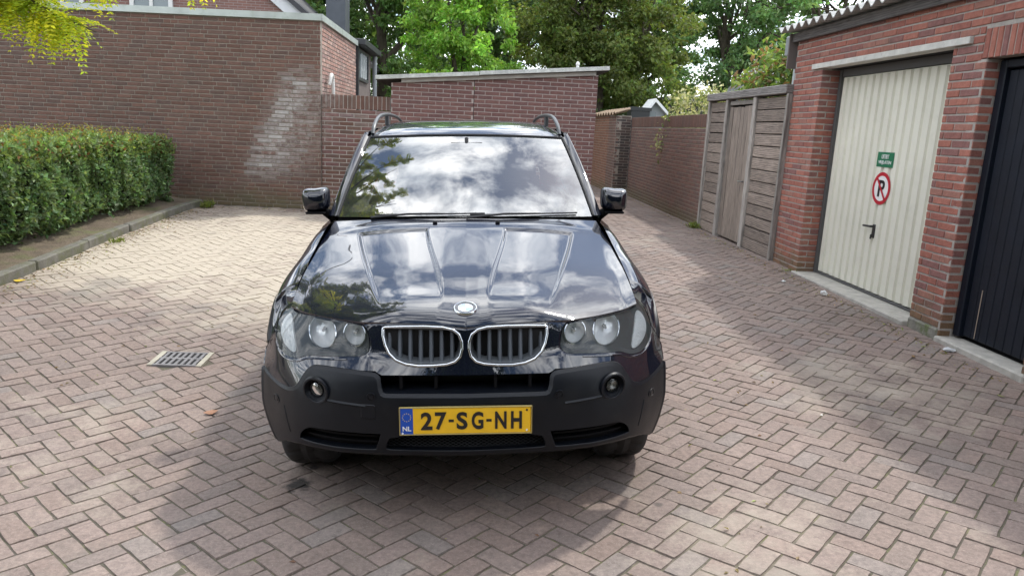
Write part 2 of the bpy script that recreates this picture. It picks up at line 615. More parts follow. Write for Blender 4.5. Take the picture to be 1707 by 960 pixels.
        if V:
            me = new_mesh(self.rest, np.concatenate(V), np.concatenate(F), np.concatenate(T))
            o = link(self.rest, me, M_BRICK, self.root)
            o['kind'] = 'stuff'
        if self.slab.v:
            self.slab.build('mortar', self.mortar, self.root)


BRICK_F = np.array([(0, 1, 2, 3)] + [(a + k, b + k, b + (k + 1) % 4, a + (k + 1) % 4) for a, b in ((0, 4), (4, 8)) for k in range(4)], np.int32)

T_OLD = [(.152, .083, .063), (.135, .075, .058), (.168, .089, .066), (.120, .073, .059), (.146, .087, .068), (.132, .069, .051)]
T_SHED = [(.175, .088, .078), (.16, .08, .072), (.185, .095, .083), (.15, .078, .072)]
T_GAR = [(.32, .118, .085), (.285, .105, .079), (.35, .135, .098), (.25, .103, .084), (.31, .142, .108), (.225, .104, .092)]
T_ALLEY = [(.175, .096, .076), (.152, .086, .069), (.19, .102, .080), (.140, .086, .073)]
T_PINK = [(.36, .20, .16), (.32, .18, .15), (.40, .24, .19), (.30, .19, .165), (.42, .28, .23)]

# ------------------------------------------------------------------ the ground and the paving
def paver_material():
    m, nt, p, out = nodes_of('paver_clay')
    N = nt.nodes.new; L = nt.links.new
    p.inputs['Roughness'].default_value = .82
    geo = N('ShaderNodeNewGeometry'); pos = geo.outputs['Position']
    a = N('ShaderNodeAttribute'); a.attribute_name = 'tint'
    t = N('ShaderNodeTexNoise'); t.inputs['Scale'].default_value = 45; t.inputs['Detail'].default_value = 6; t.inputs['Roughness'].default_value = .7
    L(pos, t.inputs['Vector'])
    mr = N('ShaderNodeMapRange'); mr.inputs['From Min'].default_value = .25; mr.inputs['From Max'].default_value = .75
    mr.inputs['To Min'].default_value = .62; mr.inputs['To Max'].default_value = 1.36
    L(t.outputs['Fac'], mr.inputs['Value'])
    sc = N('ShaderNodeVectorMath'); sc.operation = 'SCALE'; L(a.outputs['Color'], sc.inputs[0]); L(mr.outputs[0], sc.inputs['Scale'])
    col = sc.outputs[0]
    # speckled light aggregate
    v = N('ShaderNodeTexNoise'); v.inputs['Scale'].default_value = 210; v.inputs['Detail'].default_value = 2
    L(pos, v.inputs['Vector'])
    vr = N('ShaderNodeMapRange'); vr.inputs['From Min'].default_value = .60; vr.inputs['From Max'].default_value = .72; vr.inputs['To Max'].default_value = .38
    L(v.outputs['Fac'], vr.inputs['Value'])
    mx = N('ShaderNodeMixRGB'); mx.inputs['Color2'].default_value = (.46, .41, .37, 1)
    L(vr.outputs[0], mx.inputs['Fac']); L(col, mx.inputs['Color1']); col = mx.outputs[0]
    big = N('ShaderNodeTexNoise'); big.inputs['Scale'].default_value = .9; big.inputs['Detail'].default_value = 4; L(pos, big.inputs['Vector'])
    br_ = N('ShaderNodeMapRange'); br_.inputs['From Min'].default_value = .3; br_.inputs['From Max'].default_value = .7; br_.inputs['To Min'].default_value = .84; br_.inputs['To Max'].default_value = 1.18
    L(big.outputs['Fac'], br_.inputs['Value'])
    sb = N('ShaderNodeVectorMath'); sb.operation = 'SCALE'; L(col, sb.inputs[0]); L(br_.outputs[0], sb.inputs['Scale']); col = sb.outputs[0]
    # sand washed over the bricks: patches around the places where it gathers
    msk = sand_mask(nt, pos)
    mx = N('ShaderNodeMixRGB'); mx.inputs['Color2'].default_value = (.47, .41, .325, 1)
    L(msk, mx.inputs['Fac']); L(col, mx.inputs['Color1']); col = mx.outputs[0]
    # dark damp blotches and moss film
    d = N('ShaderNodeTexNoise'); d.inputs['Scale'].default_value = 1.3; d.inputs['Detail'].default_value = 9; d.inputs['Roughness'].default_value = .65
    L(pos, d.inputs['Vector'])
    dr = N('ShaderNodeMapRange'); dr.inputs['From Min'].default_value = .56; dr.inputs['From Max'].default_value = .74; dr.inputs['To Max'].default_value = .46
    L(d.outputs['Fac'], dr.inputs['Value'])
    mx = N('ShaderNodeMixRGB'); mx.inputs['Color2'].default_value = (.13, .125, .11, 1)
    L(dr.outputs[0], mx.inputs['Fac']); L(col, mx.inputs['Color1']); col = mx.outputs[0]
    # oil drips and tyre grime
    wob = N('ShaderNodeTexNoise'); wob.inputs['Scale'].default_value = 22; wob.inputs['Detail'].default_value = 4; L(pos, wob.inputs['Vector'])
    for (x, y, r_, k, c_) in ((-.758, 3.275, .060, .9, .016), (-.72, 3.46, .022, .7, .03), (-3.31, 6.93, .20, .40, .12), (-3.40, 6.53, .12, .35, .12), (.9, 3.0, .02, .6, .05), (-2.75, 5.9, .05, .3, .1)):
        ds = N('ShaderNodeVectorMath'); ds.operation = 'DISTANCE'; ds.inputs[1].default_value = (x, y, float(gz(x, y))); L(pos, ds.inputs[0])
        wa = N('ShaderNodeMath'); wa.operation = 'MULTIPLY_ADD'; wa.inputs[1].default_value = r_ * 2.2; L(wob.outputs['Fac'], wa.inputs[0]); L(ds.outputs['Value'], wa.inputs[2])
        q = N('ShaderNodeMapRange'); q.inputs['From Min'].default_value = r_ * 1.75; q.inputs['From Max'].default_value = r_ * 2.3; q.inputs['To Min'].default_value = k; q.inputs['To Max'].default_value = 0
        L(wa.outputs[0], q.inputs['Value'])
        mx = N('ShaderNodeMixRGB'); mx.inputs['Color2'].default_value = (c_, c_ * .92, c_ * .85, 1); L(q.outputs[0], mx.inputs['Fac']); L(col, mx.inputs['Color1']); col = mx.outputs[0]
    L(col, p.inputs['Base Color'])
    b = N('ShaderNodeBump'); b.inputs['Strength'].default_value = .55; b.inputs['Distance'].default_value = .006
    L(t.outputs['Fac'], b.inputs['Height']); L(b.outputs[0], p.inputs['Normal'])
    return m


SAND_SPOTS = [(-2.6, 9.3, 2.6, .50), (-1.4, 6.6, 1.1, .36), (2.6, 4.4, .7, .22), (-3.6, 7.6, 1.1, .30), (1.2, 2.6, .6, .16), (-2.3, 3.6, .9, .14), (2.4, 10.0, 1.0, .12)]


def sand_mask(nt, pos, gain=1.0):
    N = nt.nodes.new; L = nt.links.new
    acc = None
    for (x, y, r, k) in SAND_SPOTS:
        ds = N('ShaderNodeVectorMath'); ds.operation = 'DISTANCE'; ds.inputs[1].default_value = (x, y, float(gz(x, y)))
        L(pos, ds.inputs[0])
        mr = N('ShaderNodeMapRange'); mr.interpolation_type = 'SMOOTHSTEP'
        mr.inputs['From Min'].default_value = 0; mr.inputs['From Max'].default_value = r * 1.6
        mr.inputs['To Min'].default_value = k; mr.inputs['To Max'].default_value = 0
        L(ds.outputs['Value'], mr.inputs['Value'])
        if acc is None: acc = mr.outputs[0]
        else:
            ad = N('ShaderNodeMath'); ad.operation = 'ADD'; L(acc, ad.inputs[0]); L(mr.outputs[0], ad.inputs[1]); acc = ad.outputs[0]
    n = N('ShaderNodeTexNoise'); n.inputs['Scale'].default_value = 2.6; n.inputs['Detail'].default_value = 10; n.inputs['Roughness'].default_value = .72
    L(pos, n.inputs['Vector'])
    ad = N('ShaderNodeMath'); ad.operation = 'ADD'; L(acc, ad.inputs[0]); L(n.outputs['Fac'], ad.inputs[1])
    mr = N('ShaderNodeMapRange'); mr.inputs['From Min'].default_value = .58; mr.inputs['From Max'].default_value = .96; mr.inputs['To Max'].default_value = .88 * gain
    L(ad.outputs[0], mr.inputs['Value'])
    return mr.outputs[0]


def joint_material():
    m, nt, p, out = nodes_of('joint_sand')
    N = nt.nodes.new; L = nt.links.new
    p.inputs['Roughness'].default_value = .95
    geo = N('ShaderNodeNewGeometry'); pos = geo.outputs['Position']
    n = N('ShaderNodeTexNoise'); n.inputs['Scale'].default_value = 9.0; n.inputs['Detail'].default_value = 8; n.inputs['Roughness'].default_value = .7
    L(pos, n.inputs['Vector'])
    r = N('ShaderNodeValToRGB'); e = r.color_ramp.elements
    e[0].position = .40; e[0].color = (.085, .073, .058, 1)
    e[1].position = .70; e[1].color = (.20, .20, .085, 1)
    k = e.new(.56); k.color = (.100, .090, .060, 1)
    k = e.new(.64); k.color = (.13, .135, .055, 1)
    L(n.outputs['Fac'], r.inputs[0])
    mx = N('ShaderNodeMixRGB'); mx.inputs['Color2'].default_value = (.42, .36, .27, 1)
    L(sand_mask(nt, pos, 1.0), mx.inputs['Fac']); L(r.outputs[0], mx.inputs['Color1'])
    L(mx.outputs[0], p.inputs['Base Color'])
    b = N('ShaderNodeBump'); b.inputs['Strength'].default_value = .6; b.inputs['Distance'].default_value = .006
    f = N('ShaderNodeTexNoise'); f.inputs['Scale'].default_value = 120; L(pos, f.inputs['Vector'])
    L(f.outputs['Fac'], b.inputs['Height']); L(b.outputs[0], p.inputs['Normal'])
    return m


M_PAVER = paver_material()
M_JOINT = joint_material()
M_SOIL = mat('soil', (.13, .10, .07), .95, noise=(9, .35), bump=(40, .9), mottles=[(3.0, (.12, .135, .05), .52, .7), (30, (.30, .25, .18), .62, .5)], space='World')
KERB_X = -4.15


def build_ground():
    # the sheet that carries everything, out to the horizon
    xs = np.concatenate([[-400, -120, -40, -20], np.arange(-12, 12.01, .5), [20, 40, 120, 400]])
    ys = np.concatenate([[-400, -120, -40, -15, -6], np.arange(-3, 26.01, .5), [40, 80, 200, 500]])
    X, Y = np.meshgrid(xs, ys)
    P = np.stack([X, Y, gz(X, Y) - .03], -1)
    g = MB().grid(P).build('ground', mat('earth', (.13, .115, .085), .95, noise=(1.5, .3), bump=(20, .6), mottles=(.35, (.07, .10, .035), .47, .8), space='World'), smooth=True, sharp=None)
    g['kind'] = 'structure'
    # sand bed with the joints
    xs = np.arange(KERB_X, 4.4, .1); ys = np.arange(.4, 24, .1)
    X, Y = np.meshgrid(xs, ys)
    P = np.stack([X, Y, gz(X, Y) - .0058], -1)
    root = MB().grid(P).build('pavement', M_JOINT, smooth=True, sharp=None)
    root['kind'] = 'structure'
    # herringbone clay pavers
    w = .1012; s2 = math.sqrt(.5)
    tones = [(.196, .160, .141), (.190, .153, .136), (.188, .156, .140), (.199, .157, .136), (.193, .157, .138), (.183, .161, .147), (.198, .163, .143), (.186, .150, .132), (.191, .154, .137), (.192, .154, .134)]
    r = np.random.default_rng(11)
    items = []
    R = 300
    for i in range(-R, R):
        for j in range(-R, R):
            q = (i - j) % 4
            if q == 0: a, b, o = i + 1.0, j + .5, 0
            elif q == 3: a, b, o = i + .5, j + 1.0, 1
            else: continue
            x = (a - b) * s2 * w; y = (a + b) * s2 * w + 6.0
            if not (KERB_X + .02 < x < 3.80 and .9 < y < 23): continue
            if y > 11.78 and x < 1.85: continue
            if -2.11 < x < -1.80 and 4.945 < y < 5.165: continue
            items.append((x, y, o))
    print('pavers', len(items))
    rank = []
    for k, (x, y, o) in enumerate(items):
        px, py, d = project((x, y, float(gz(x, y))))
        ok = -30 < px < 1737 and -10 < py < 985 and not hidden_px(px, py) and d > .1
        rank.append(d if ok else 1e6 + d)
    own = set(int(k) for k in np.argsort(rank)[:300])
    cache = {}
    V = []; F = []; T = []; n = 0

    def pmesh(var):
        if var in cache: return cache[var]
        rr = np.random.default_rng(100 + var)
        l, b, d = w * 2 - .0062, w - .0062, .05
        t = np.array(tones[var % len(tones)]) * np.array((1.05, .985, .955)) * rr.uniform(.91, 1.09)
        gx_, gy_ = 5, 3
        v = []
        for j_ in range(gy_):
            for i_ in range(gx_):
                ex = i_ in (0, gx_ - 1); ey = j_ in (0, gy_ - 1)
                px_ = (i_ / (gx_ - 1) - .5) * (l - .004); py_ = (j_ / (gy_ - 1) - .5) * (b - .004)
                k_ = .0014 if (ex and ey) else .0008
                px_ += float(np.clip(rr.normal(0, .0014), -.002, .002)); py_ += float(np.clip(rr.normal(0, .0014), -.002, .002))
                if ex and ey: px_ *= .988; py_ *= .975
                v.append((px_, py_, rr.normal(0, .0007) - (k_ if ex or ey else 0)))
        f = [(j_ * gx_ + i_, j_ * gx_ + i_ + 1, (j_ + 1) * gx_ + i_ + 1, (j_ + 1) * gx_ + i_) for j_ in range(gy_ - 1) for i_ in range(gx_ - 1)]
        ring = list(range(gx_)) + [gx_ * (q + 1) + gx_ - 1 for q in range(gy_ - 1)] + [gx_ * (gy_ - 1) + q for q in range(gx_ - 2, -1, -1)] + [gx_ * q for q in range(gy_ - 2, 0, -1)]
        n0 = len(v)
        for q in ring:
            a_ = v[q]; v.append((a_[0] * 1.022, a_[1] * 1.035, -.012))
        m_ = len(ring)
        f += [(ring[q], n0 + q, n0 + (q + 1) % m_, ring[(q + 1) % m_]) for q in range(m_)]
        f = np.array(f, np.int32)
        me = new_mesh('paver', np.array(v), f, t); me.materials.append(M_PAVER)
        cache[var] = (me, np.array(v), t, f)
        return cache[var]
    for k, (x, y, o) in enumerate(items):
        var = int(r.integers(0, 45))
        me, v, t, f = pmesh(var)
        gx = float(gz(x + .05, y) - gz(x - .05, y)) / .1 + float(r.normal(0, .008))
        gy = float(gz(x, y + .05) - gz(x, y - .05)) / .1 + float(r.normal(0, .008))
        z = float(gz(x, y)) + float(r.normal(0, .0012))
        nrm = Vector((-gx, -gy, 1)).normalized()
        ang = math.pi / 4 + (math.pi / 2 if o else 0) + float(r.normal(0, .008)) + (math.pi if r.random() < .5 else 0)
        xa = Vector((math.cos(ang), math.sin(ang), 0)); xa = (xa - nrm * xa.dot(nrm)).normalized()
        ya = nrm.cross(xa)
        m3 = Matrix((xa, ya, nrm)).transposed()
        if k in own:
            ob = bpy.data.objects.new('paver', me); ob.parent = root
            ob.matrix_local = Matrix.Translation((x, y, z)) @ m3.to_4x4()
            COL.objects.link(ob)
        else:
            V.append(v @ np.array(m3).T + np.array((x, y, z))); F.append(f + n); n += len(v)
            T.append(np.tile(t, (len(v), 1)))
    me = new_mesh('paver_field', np.concatenate(V), np.concatenate(F), np.concatenate(T))
    o = link('paver_field', me, M_PAVER, root); o['kind'] = 'stuff'
    return root


build_ground()


def build_bed():
    # planting bed behind the kerb
    xs = np.linspace(-7.5, KERB_X - .02, 24); ys = np.arange(1.0, 12.7, .12)
    X, Y = np.meshgrid(xs, ys)
    rr = np.random.default_rng(3)
    Z = gz(X, Y) + .07 + .05 * sstep(-4.3, -5.2, X) + rr.normal(0, .010, X.shape)
    b = MB().grid(np.stack([X, Y, Z], -1)).build('planting_bed', M_SOIL, smooth=True, sharp=None)
    b['kind'] = 'structure'
    kerb = empty('kerb', (KERB_X, 6.5, 0)); kerb['kind'] = 'structure'
    y = 1.2
    m = mat('kerb_concrete', (.155, .147, .125), .9, noise=(10, .25), bump=(60, .5), mottles=[(6, (.11, .115, .055), .46, .75)], space='World')
    while y < 11.6:
        l = min(.995, 11.7 - y)
        za = float(gz(KERB_X, y)); zb = float(gz(KERB_X, y + l))
        h = .095
        k = MB(); k.box(-.05, .05, 0.004, l - .004, -.12, h, .012)
        v = np.array(k.v); v[:, 2] += za + (zb - za) * v[:, 1] / l; v[:, 1] += y; v[:, 0] += KERB_X + rr.normal(0, .004)
        k.v = [tuple(p) for p in v]
        k.build('kerb_stone', m, kerb, smooth=True, sharp=30)
        y += l + .005


build_bed()


# ------------------------------------------------------------------ lettering
def text_mesh(body, size, bold=0.0, squeeze=1.0, depth=.001):
    """flat letters in the xy plane, centred"""
    cu = bpy.data.curves.new('letters', 'FONT')
    cu.body = body; cu.size = size; cu.align_x = 'CENTER'; cu.align_y = 'CENTER'
    cu.offset = bold; cu.extrude = depth; cu.resolution_u = 4
    o = bpy.data.objects.new('letters', cu); COL.objects.link(o)
    bpy.context.view_layer.update()
    dg = bpy.context.evaluated_depsgraph_get()
    me = bpy.data.meshes.new_from_object(o.evaluated_get(dg))
    bpy.data.objects.remove(o); bpy.data.curves.remove(cu)
    v = np.empty(len(me.vertices) * 3, np.float32); me.vertices.foreach_get('co', v); v = v.reshape(-1, 3)
    v[:, 0] *= squeeze
    v[:, 0] -= (v[:, 0].max() + v[:, 0].min()) / 2; v[:, 1] -= (v[:, 1].max() + v[:, 1].min()) / 2
    me.vertices.foreach_set('co', v.ravel()); me.update()
    return me


def fit_text(body, w, h, bold=0.0):
    me = text_mesh(body, 1.0, bold)
    v = np.empty(len(me.vertices) * 3, np.float32); me.vertices.foreach_get('co', v); v = v.reshape(-1, 3)
    v[:, 0] *= w / (v[:, 0].max() - v[:, 0].min()); v[:, 1] *= h / (v[:, 1].max() - v[:, 1].min())
    me.vertices.foreach_set('co', v.ravel()); me.update()
    return me


# ------------------------------------------------------------------ brick building with the white bloom
def build_left_building():
    C = (-2.3, 11.75); a5 = math.radians(5); L = 9.5
    A = (C[0] - L * math.cos(a5), C[1] + L * math.sin(a5))
    root = empty('brick_building', (C[0], C[1], .15))
    tag(root, 'brown brick flat-roofed building with a whitish bloom near its corner, behind the hedge', 'building')

    def white(u, z):
        x = (u - L) * math.cos(a5) - 2.3
        c = -2.72 - .55 * np.clip((2.05 - z) / 1.3, -.2, 1.1)
        g = math.exp(-((x - c) / .20) ** 2)
        g2 = .33 * math.exp(-((x - c - .35) / .28) ** 2)
        v = sstep(.50, .85, z) * sstep(2.55, 2.0, z)
        return (g + g2) * float(v)
    P = Pool(root, 21, M_MORTAR_DARK)
    P.wall(A, -a5, L, .14, 3.03, T_OLD, bond='wild', white=white, phase=.03)
    P.wall((C[0], C[1] + .045), math.pi / 2, 3.505, .14, 3.03, T_PINK, bond='wild')
    P.finish()
    s, c = math.sin(a5), math.cos(a5)
    # metal roof trim along both faces
    m = MB(); n = (-s, -c)
    def P3(u, o, z): return (A[0] + c * u + n[0] * o, A[1] - s * u + n[1] * o, z)
    m.add([P3(0, .03, 3.02), P3(L + .03, .03, 3.02), P3(L + .03, .03, 3.115), P3(0, .03, 3.115), P3(0, -.12, 3.02), P3(L, -.12, 3.02), P3(L, -.12, 3.12), P3(0, -.12, 3.12)],
          [(0, 1, 2, 3), (3, 2, 6, 7), (0, 4, 5, 1), (4, 7, 6, 5), (1, 5, 6, 2), (0, 3, 7, 4)])
    m.fix = True
    m.build('roof_trim', M_METAL_TRIM, root)
    MB().box(-2.42, -2.26, 11.74, 15.32, 3.022, 3.118).build('roof_trim', M_METAL_TRIM, root)
    MB().add([(A[0], A[1] + .1, 3.06), (-2.35, 11.85, 3.06), (-2.35, 15.3, 3.06), (A[0], 15.3, 3.06)], [(0, 1, 2, 3)]).build('roof', M_ASPH, root)
    # the rear wing: dark cladding, window, eaves
    wing = MB().box(-4.2, -2.33, 15.32, 17.7, .15, 3.05).build('rear_wing', mat('cladding_taupe', (.155, .125, .115), .7, noise=(8, .2), space='World'), root)
    MB().box(-4.4, -2.12, 15.33, 17.95, 3.05, 3.17, .01).build('eaves', mat('eaves_dark', (.035, .037, .04), .5), wing)
    MB().box(-2.345, -2.255, 15.33, 15.42, .2, 3.05).build('corner_post', MATS['eaves_dark'], wing)
    MB().tube([(-2.24, 17.72, .2), (-2.24, 17.72, 3.06)], .05, 10).build('downpipe', mat('pipe_grey', (.26, .28, .29), .5), wing, smooth=True)
    w = MB().box(-2.36, -2.31, 15.66, 17.02, 2.44, 2.97).build('window', mat('window_pane', (.16, .19, .20), .12, spec=.8), root)
    for (y0, y1, z0, z1) in ((15.62, 15.70, 2.40, 3.0), (16.98, 17.06, 2.40, 3.0), (15.70, 16.98, 2.40, 2.46), (15.70, 16.98, 2.95, 3.0)):
        MB().box(-2.33, -2.285, y0, y1, z0, z1).build('window_frame', mat('frame_dark', (.05, .05, .055), .5), w)
    for y in (16.05, 16.36, 16.66):
        MB().box(-2.33, -2.29, y - .05, y + .05, 2.461, 2.949).build('blind', mat('blind_pale', (.5, .52, .52), .7), w)
    # low garden wall joining it to the shed
    root2 = empty('garden_wall', (-1.77, 11.78, .15))
    tag(root2, 'low brick garden wall with an upright brick top course, between building and shed', 'wall')
    P = Pool(root2, 22, M_MORTAR)
    def white2(u, z): return .45 * math.exp(-((u - .65) / .45) ** 2) * float(sstep(1.25, 1.7, z))
    P.wall((-2.29, 11.79), 0, 1.045, .14, 1.755, T_SHED + T_OLD, white=white2, phase=.05)
    P.soldier((-2.29, 11.79), 0, 1.045, 1.765, .205, T_OLD)
    P.finish()
    # white curved pipe by the sunlit wall
    pipe = MB()
    pts = [(-2.21, 12.35, .15), (-2.21, 12.35, 1.9), (-2.215, 12.33, 2.12)]
    for k in range(7):
        t = k / 6 * 2.6; pts.append((-2.22, 12.24 + .10 * math.cos(t), 2.18 + .10 * math.sin(t)))
    pts.append((-2.24, 12.135, 2.12))
    pipe.tube(pts, .03, 10)
    o = pipe.build('vent_pipe', mat('pvc_white', (.74, .73, .68), .45), smooth=True, origin=(-2.21, 12.35, .15))
    tag(o, 'white plastic pipe bent over at the top, by the sunlit wall', 'pipe')


build_left_building()


def build_shed():
    root = empty('brick_shed', (.35, 11.78, .15))
    tag(root, 'reddish brick shed with a sloping flat roof and pale roof edge behind the car', 'shed')
    zt = lambda x: 2.185 + (x + 1.24) / 3.18 * .275
    P = Pool(root, 31, M_MORTAR)
    P.mortar = mat('mortar_pink', (.40, .345, .32), .95, noise=(14, .15), bump=(60, .4), space='World')
    P.wall((-1.235, 11.78), 0, 1.262, .14, lambda u: zt(-1.235 + u), T_SHED, phase=.02)
    P.wall((.037, 11.78), 0, 1.903, .14, lambda u: zt(.037 + u), T_SHED, phase=.06)
    P.wall((1.94, 11.79), math.pi / 2, 2.9, .14, 2.45, T_SHED)
    P.finish()
    MB().box(-1.2, 1.93, 11.9, 14.7, .15, 2.15).build('inner_shell', M_DARK, root)
    def slab(x0, x1, z0, z1, y0, y1):
        k = .275 / 3.18; zb = lambda x: zt(x)
        return MB().add([(x0, y0, zb(x0) + z0), (x1, y0, zb(x1) + z0), (x1, y1, zb(x1) + z0), (x0, y1, zb(x0) + z0), (x0, y0, zb(x0) + z1), (x1, y0, zb(x1) + z1), (x1, y1, zb(x1) + z1), (x0, y1, zb(x0) + z1)],
                        [(0, 3, 2, 1), (4, 5, 6, 7), (0, 1, 5, 4), (1, 2, 6, 5), (2, 3, 7, 6), (3, 0, 4, 7)])
    slab(-1.08, 1.9, -.004, .055, 11.745, 11.79).build('fascia_board', mat('fascia_grey', (.36, .34, .31), .7, noise=(9, .2), space='World'), root)
    mt = mat('roof_edge', (.55, .56, .53), .5, metal=.25, noise=(14, .25), mottles=(25, (.25, .27, .24), .55, .6), space='World')
    slab(-1.47, .1, .057, .115, 11.68, 11.80).build('roof_edge', mt, root)
    slab(.108, 2.09, .063, .121, 11.675, 11.80).build('roof_edge', mt, root)
    slab(-1.47, 2.09, .05, .105, 11.803, 14.9).build('roof', M_ASPH, root)
    # small white cap standing on the roof edge
    z = zt(1.6) + .12
    m = MB()
    prof = [(.0, 0), (.022, 0), (.026, .012), (.018, .02), (.030, .045), (.028, .065), (.014, .085), (0.0, .09)]
    seg = 10; v = []; f = []
    for (r_, h_) in prof:
        for k in range(seg):
            w = 2 * math.pi * k / seg; v.append((1.6 + r_ * math.cos(w), 11.72 + r_ * math.sin(w), z + h_))
    for i in range(len(prof) - 1):
        for k in range(seg): f.append((i * seg + k, i * seg + (k + 1) % seg, (i + 1) * seg + (k + 1) % seg, (i + 1) * seg + k))
    o = m.add(v, f).build('roof_cap', mat('cap_white', (.8, .8, .78), .5), smooth=True, origin=(1.6, 11.72, z))
    tag(o, 'tiny white cap standing on the front edge of the shed roof', 'cap')


build_shed()


def build_alley_wall():
    root = empty('alley_wall', (3.68, 14.4, .15))
    tag(root, 'long weathered brick wall along the alley, running up to the wooden fence', 'wall')
    P = Pool(root, 41, M_MORTAR_DARK)
    P.wall((3.68, 17.2), -math.pi / 2, 5.66, .12, 1.745, T_ALLEY)
    P.soldier((3.68, 17.2), -math.pi / 2, 5.66, 1.755, .205, T_OLD)
    P.finish()
    root = empty('far_wall', (3.4, 19.2, .15))
    tag(root, 'far brick wall with a dark corner pier and wavy roof tiles on top, beyond the alley wall', 'wall')
    P = Pool(root, 42, M_MORTAR_DARK)
    T_OR = [(.25, .115, .072), (.22, .105, .068), (.27, .13, .082)]
    P.wall((3.34, 17.22), 0, .335, .12, 2.0, [(.07, .05, .045), (.085, .06, .05), (.06, .05, .045)])
    P.wall((3.34, 18.2), -math.pi / 2, .98, .12, 2.0, T_ALLEY)
    P.wall((3.34, 20.6), -math.pi / 2, 2.4, .12, 2.04, T_OR)
    P.finish()
    mt = mat('tile_ochre', (.22, .155, .10), .8, noise=(9, .25), bump=(40, .4), space='World')
    for i in range(9):
        y = 17.35 + i * .36
        pts = []
        for k in range(9):
            t = k / 8; pts.append((y + (t - .5) * .37, 2.05 + .035 * math.sin(t * 2 * math.pi)))
        v = []
        for x, dz in ((3.27, 0.0), (3.62, .11)):
            for (yy, zz) in pts: v.append((x, yy, zz + dz))
            for (yy, zz) in pts: v.append((x, yy, zz + dz - .022))
        n = 9; f = []
        for k in range(n - 1):
            f += [(k, k + 1, 2 * n + k + 1, 2 * n + k), (n + k + 1, n + k, 3 * n + k, 3 * n + k + 1), (k + 1, k, n + k, n + k + 1)]
        MB().add(v, f).build('roof_tile', mt, root, smooth=True)


build_alley_wall()


# ------------------------------------------------------------------ wooden fence with a gate
def wood(name, c, scale=1.0):
    m, nt, p, out = nodes_of(name)
    N = nt.nodes.new; L = nt.links.new
    tc = N('ShaderNodeTexCoord'); oi = N('ShaderNodeObjectInfo')
    ad = N('ShaderNodeVectorMath'); ad.operation = 'ADD'
    cb = N('ShaderNodeVectorMath'); cb.operation = 'SCALE'; cb.inputs[0].default_value = (17, 11, 23)
    L(oi.outputs['Random'], cb.inputs['Scale']); L(tc.outputs['Object'], ad.inputs[0]); L(cb.outputs[0], ad.inputs[1])
    mp = N('ShaderNodeMapping'); mp.inputs['Scale'].default_value = (9, 1.1, 9) if scale > 0 else (9, 9, 1.1)
    L(ad.outputs[0], mp.inputs['Vector'])
    t = N('ShaderNodeTexNoise'); t.inputs['Scale'].default_value = 3.2; t.inputs['Detail'].default_value = 8; t.inputs['Distortion'].default_value = 1.4
    L(mp.outputs[0], t.inputs['Vector'])
    w = N('ShaderNodeTexWave'); w.inputs['Scale'].default_value = 1.6; w.inputs['Distortion'].default_value = 7; w.inputs['Detail'].default_value = 3; w.bands_direction = 'Z' if scale > 0 else 'Y'
    L(mp.outputs[0], w.inputs['Vector'])
    mm = N('ShaderNodeMath'); mm.operation = 'MULTIPLY_ADD'; mm.inputs[1].default_value = .35; L(w.outputs['Fac'], mm.inputs[0]); L(t.outputs['Fac'], mm.inputs[2])
    r = N('ShaderNodeValToRGB'); e = r.color_ramp.elements
    e[0].position = .35; e[0].color = (*(np.array(c) * .50), 1); e[1].position = .95; e[1].color = (*(np.array(c) * 1.5), 1)
    L(mm.outputs[0], r.inputs[0])
    mx = N('ShaderNodeVectorMath'); mx.operation = 'SCALE'
    mr = N('ShaderNodeMapRange'); mr.inputs['To Min'].default_value = .75; mr.inputs['To Max'].default_value = 1.25
    L(oi.outputs['Random'], mr.inputs['Value']); L(r.outputs[0], mx.inputs[0]); L(mr.outputs[0], mx.inputs['Scale'])
    L(mx.outputs[0], p.inputs['Base Color']); p.inputs['Roughness'].default_value = .85
    b = N('ShaderNodeBump'); b.inputs['Strength'].default_value = .5; b.inputs['Distance'].default_value = .006
    L(mm.outputs[0], b.inputs['Height']); L(b.outputs[0], p.inputs['Normal'])
    MATS[name] = m
    return m


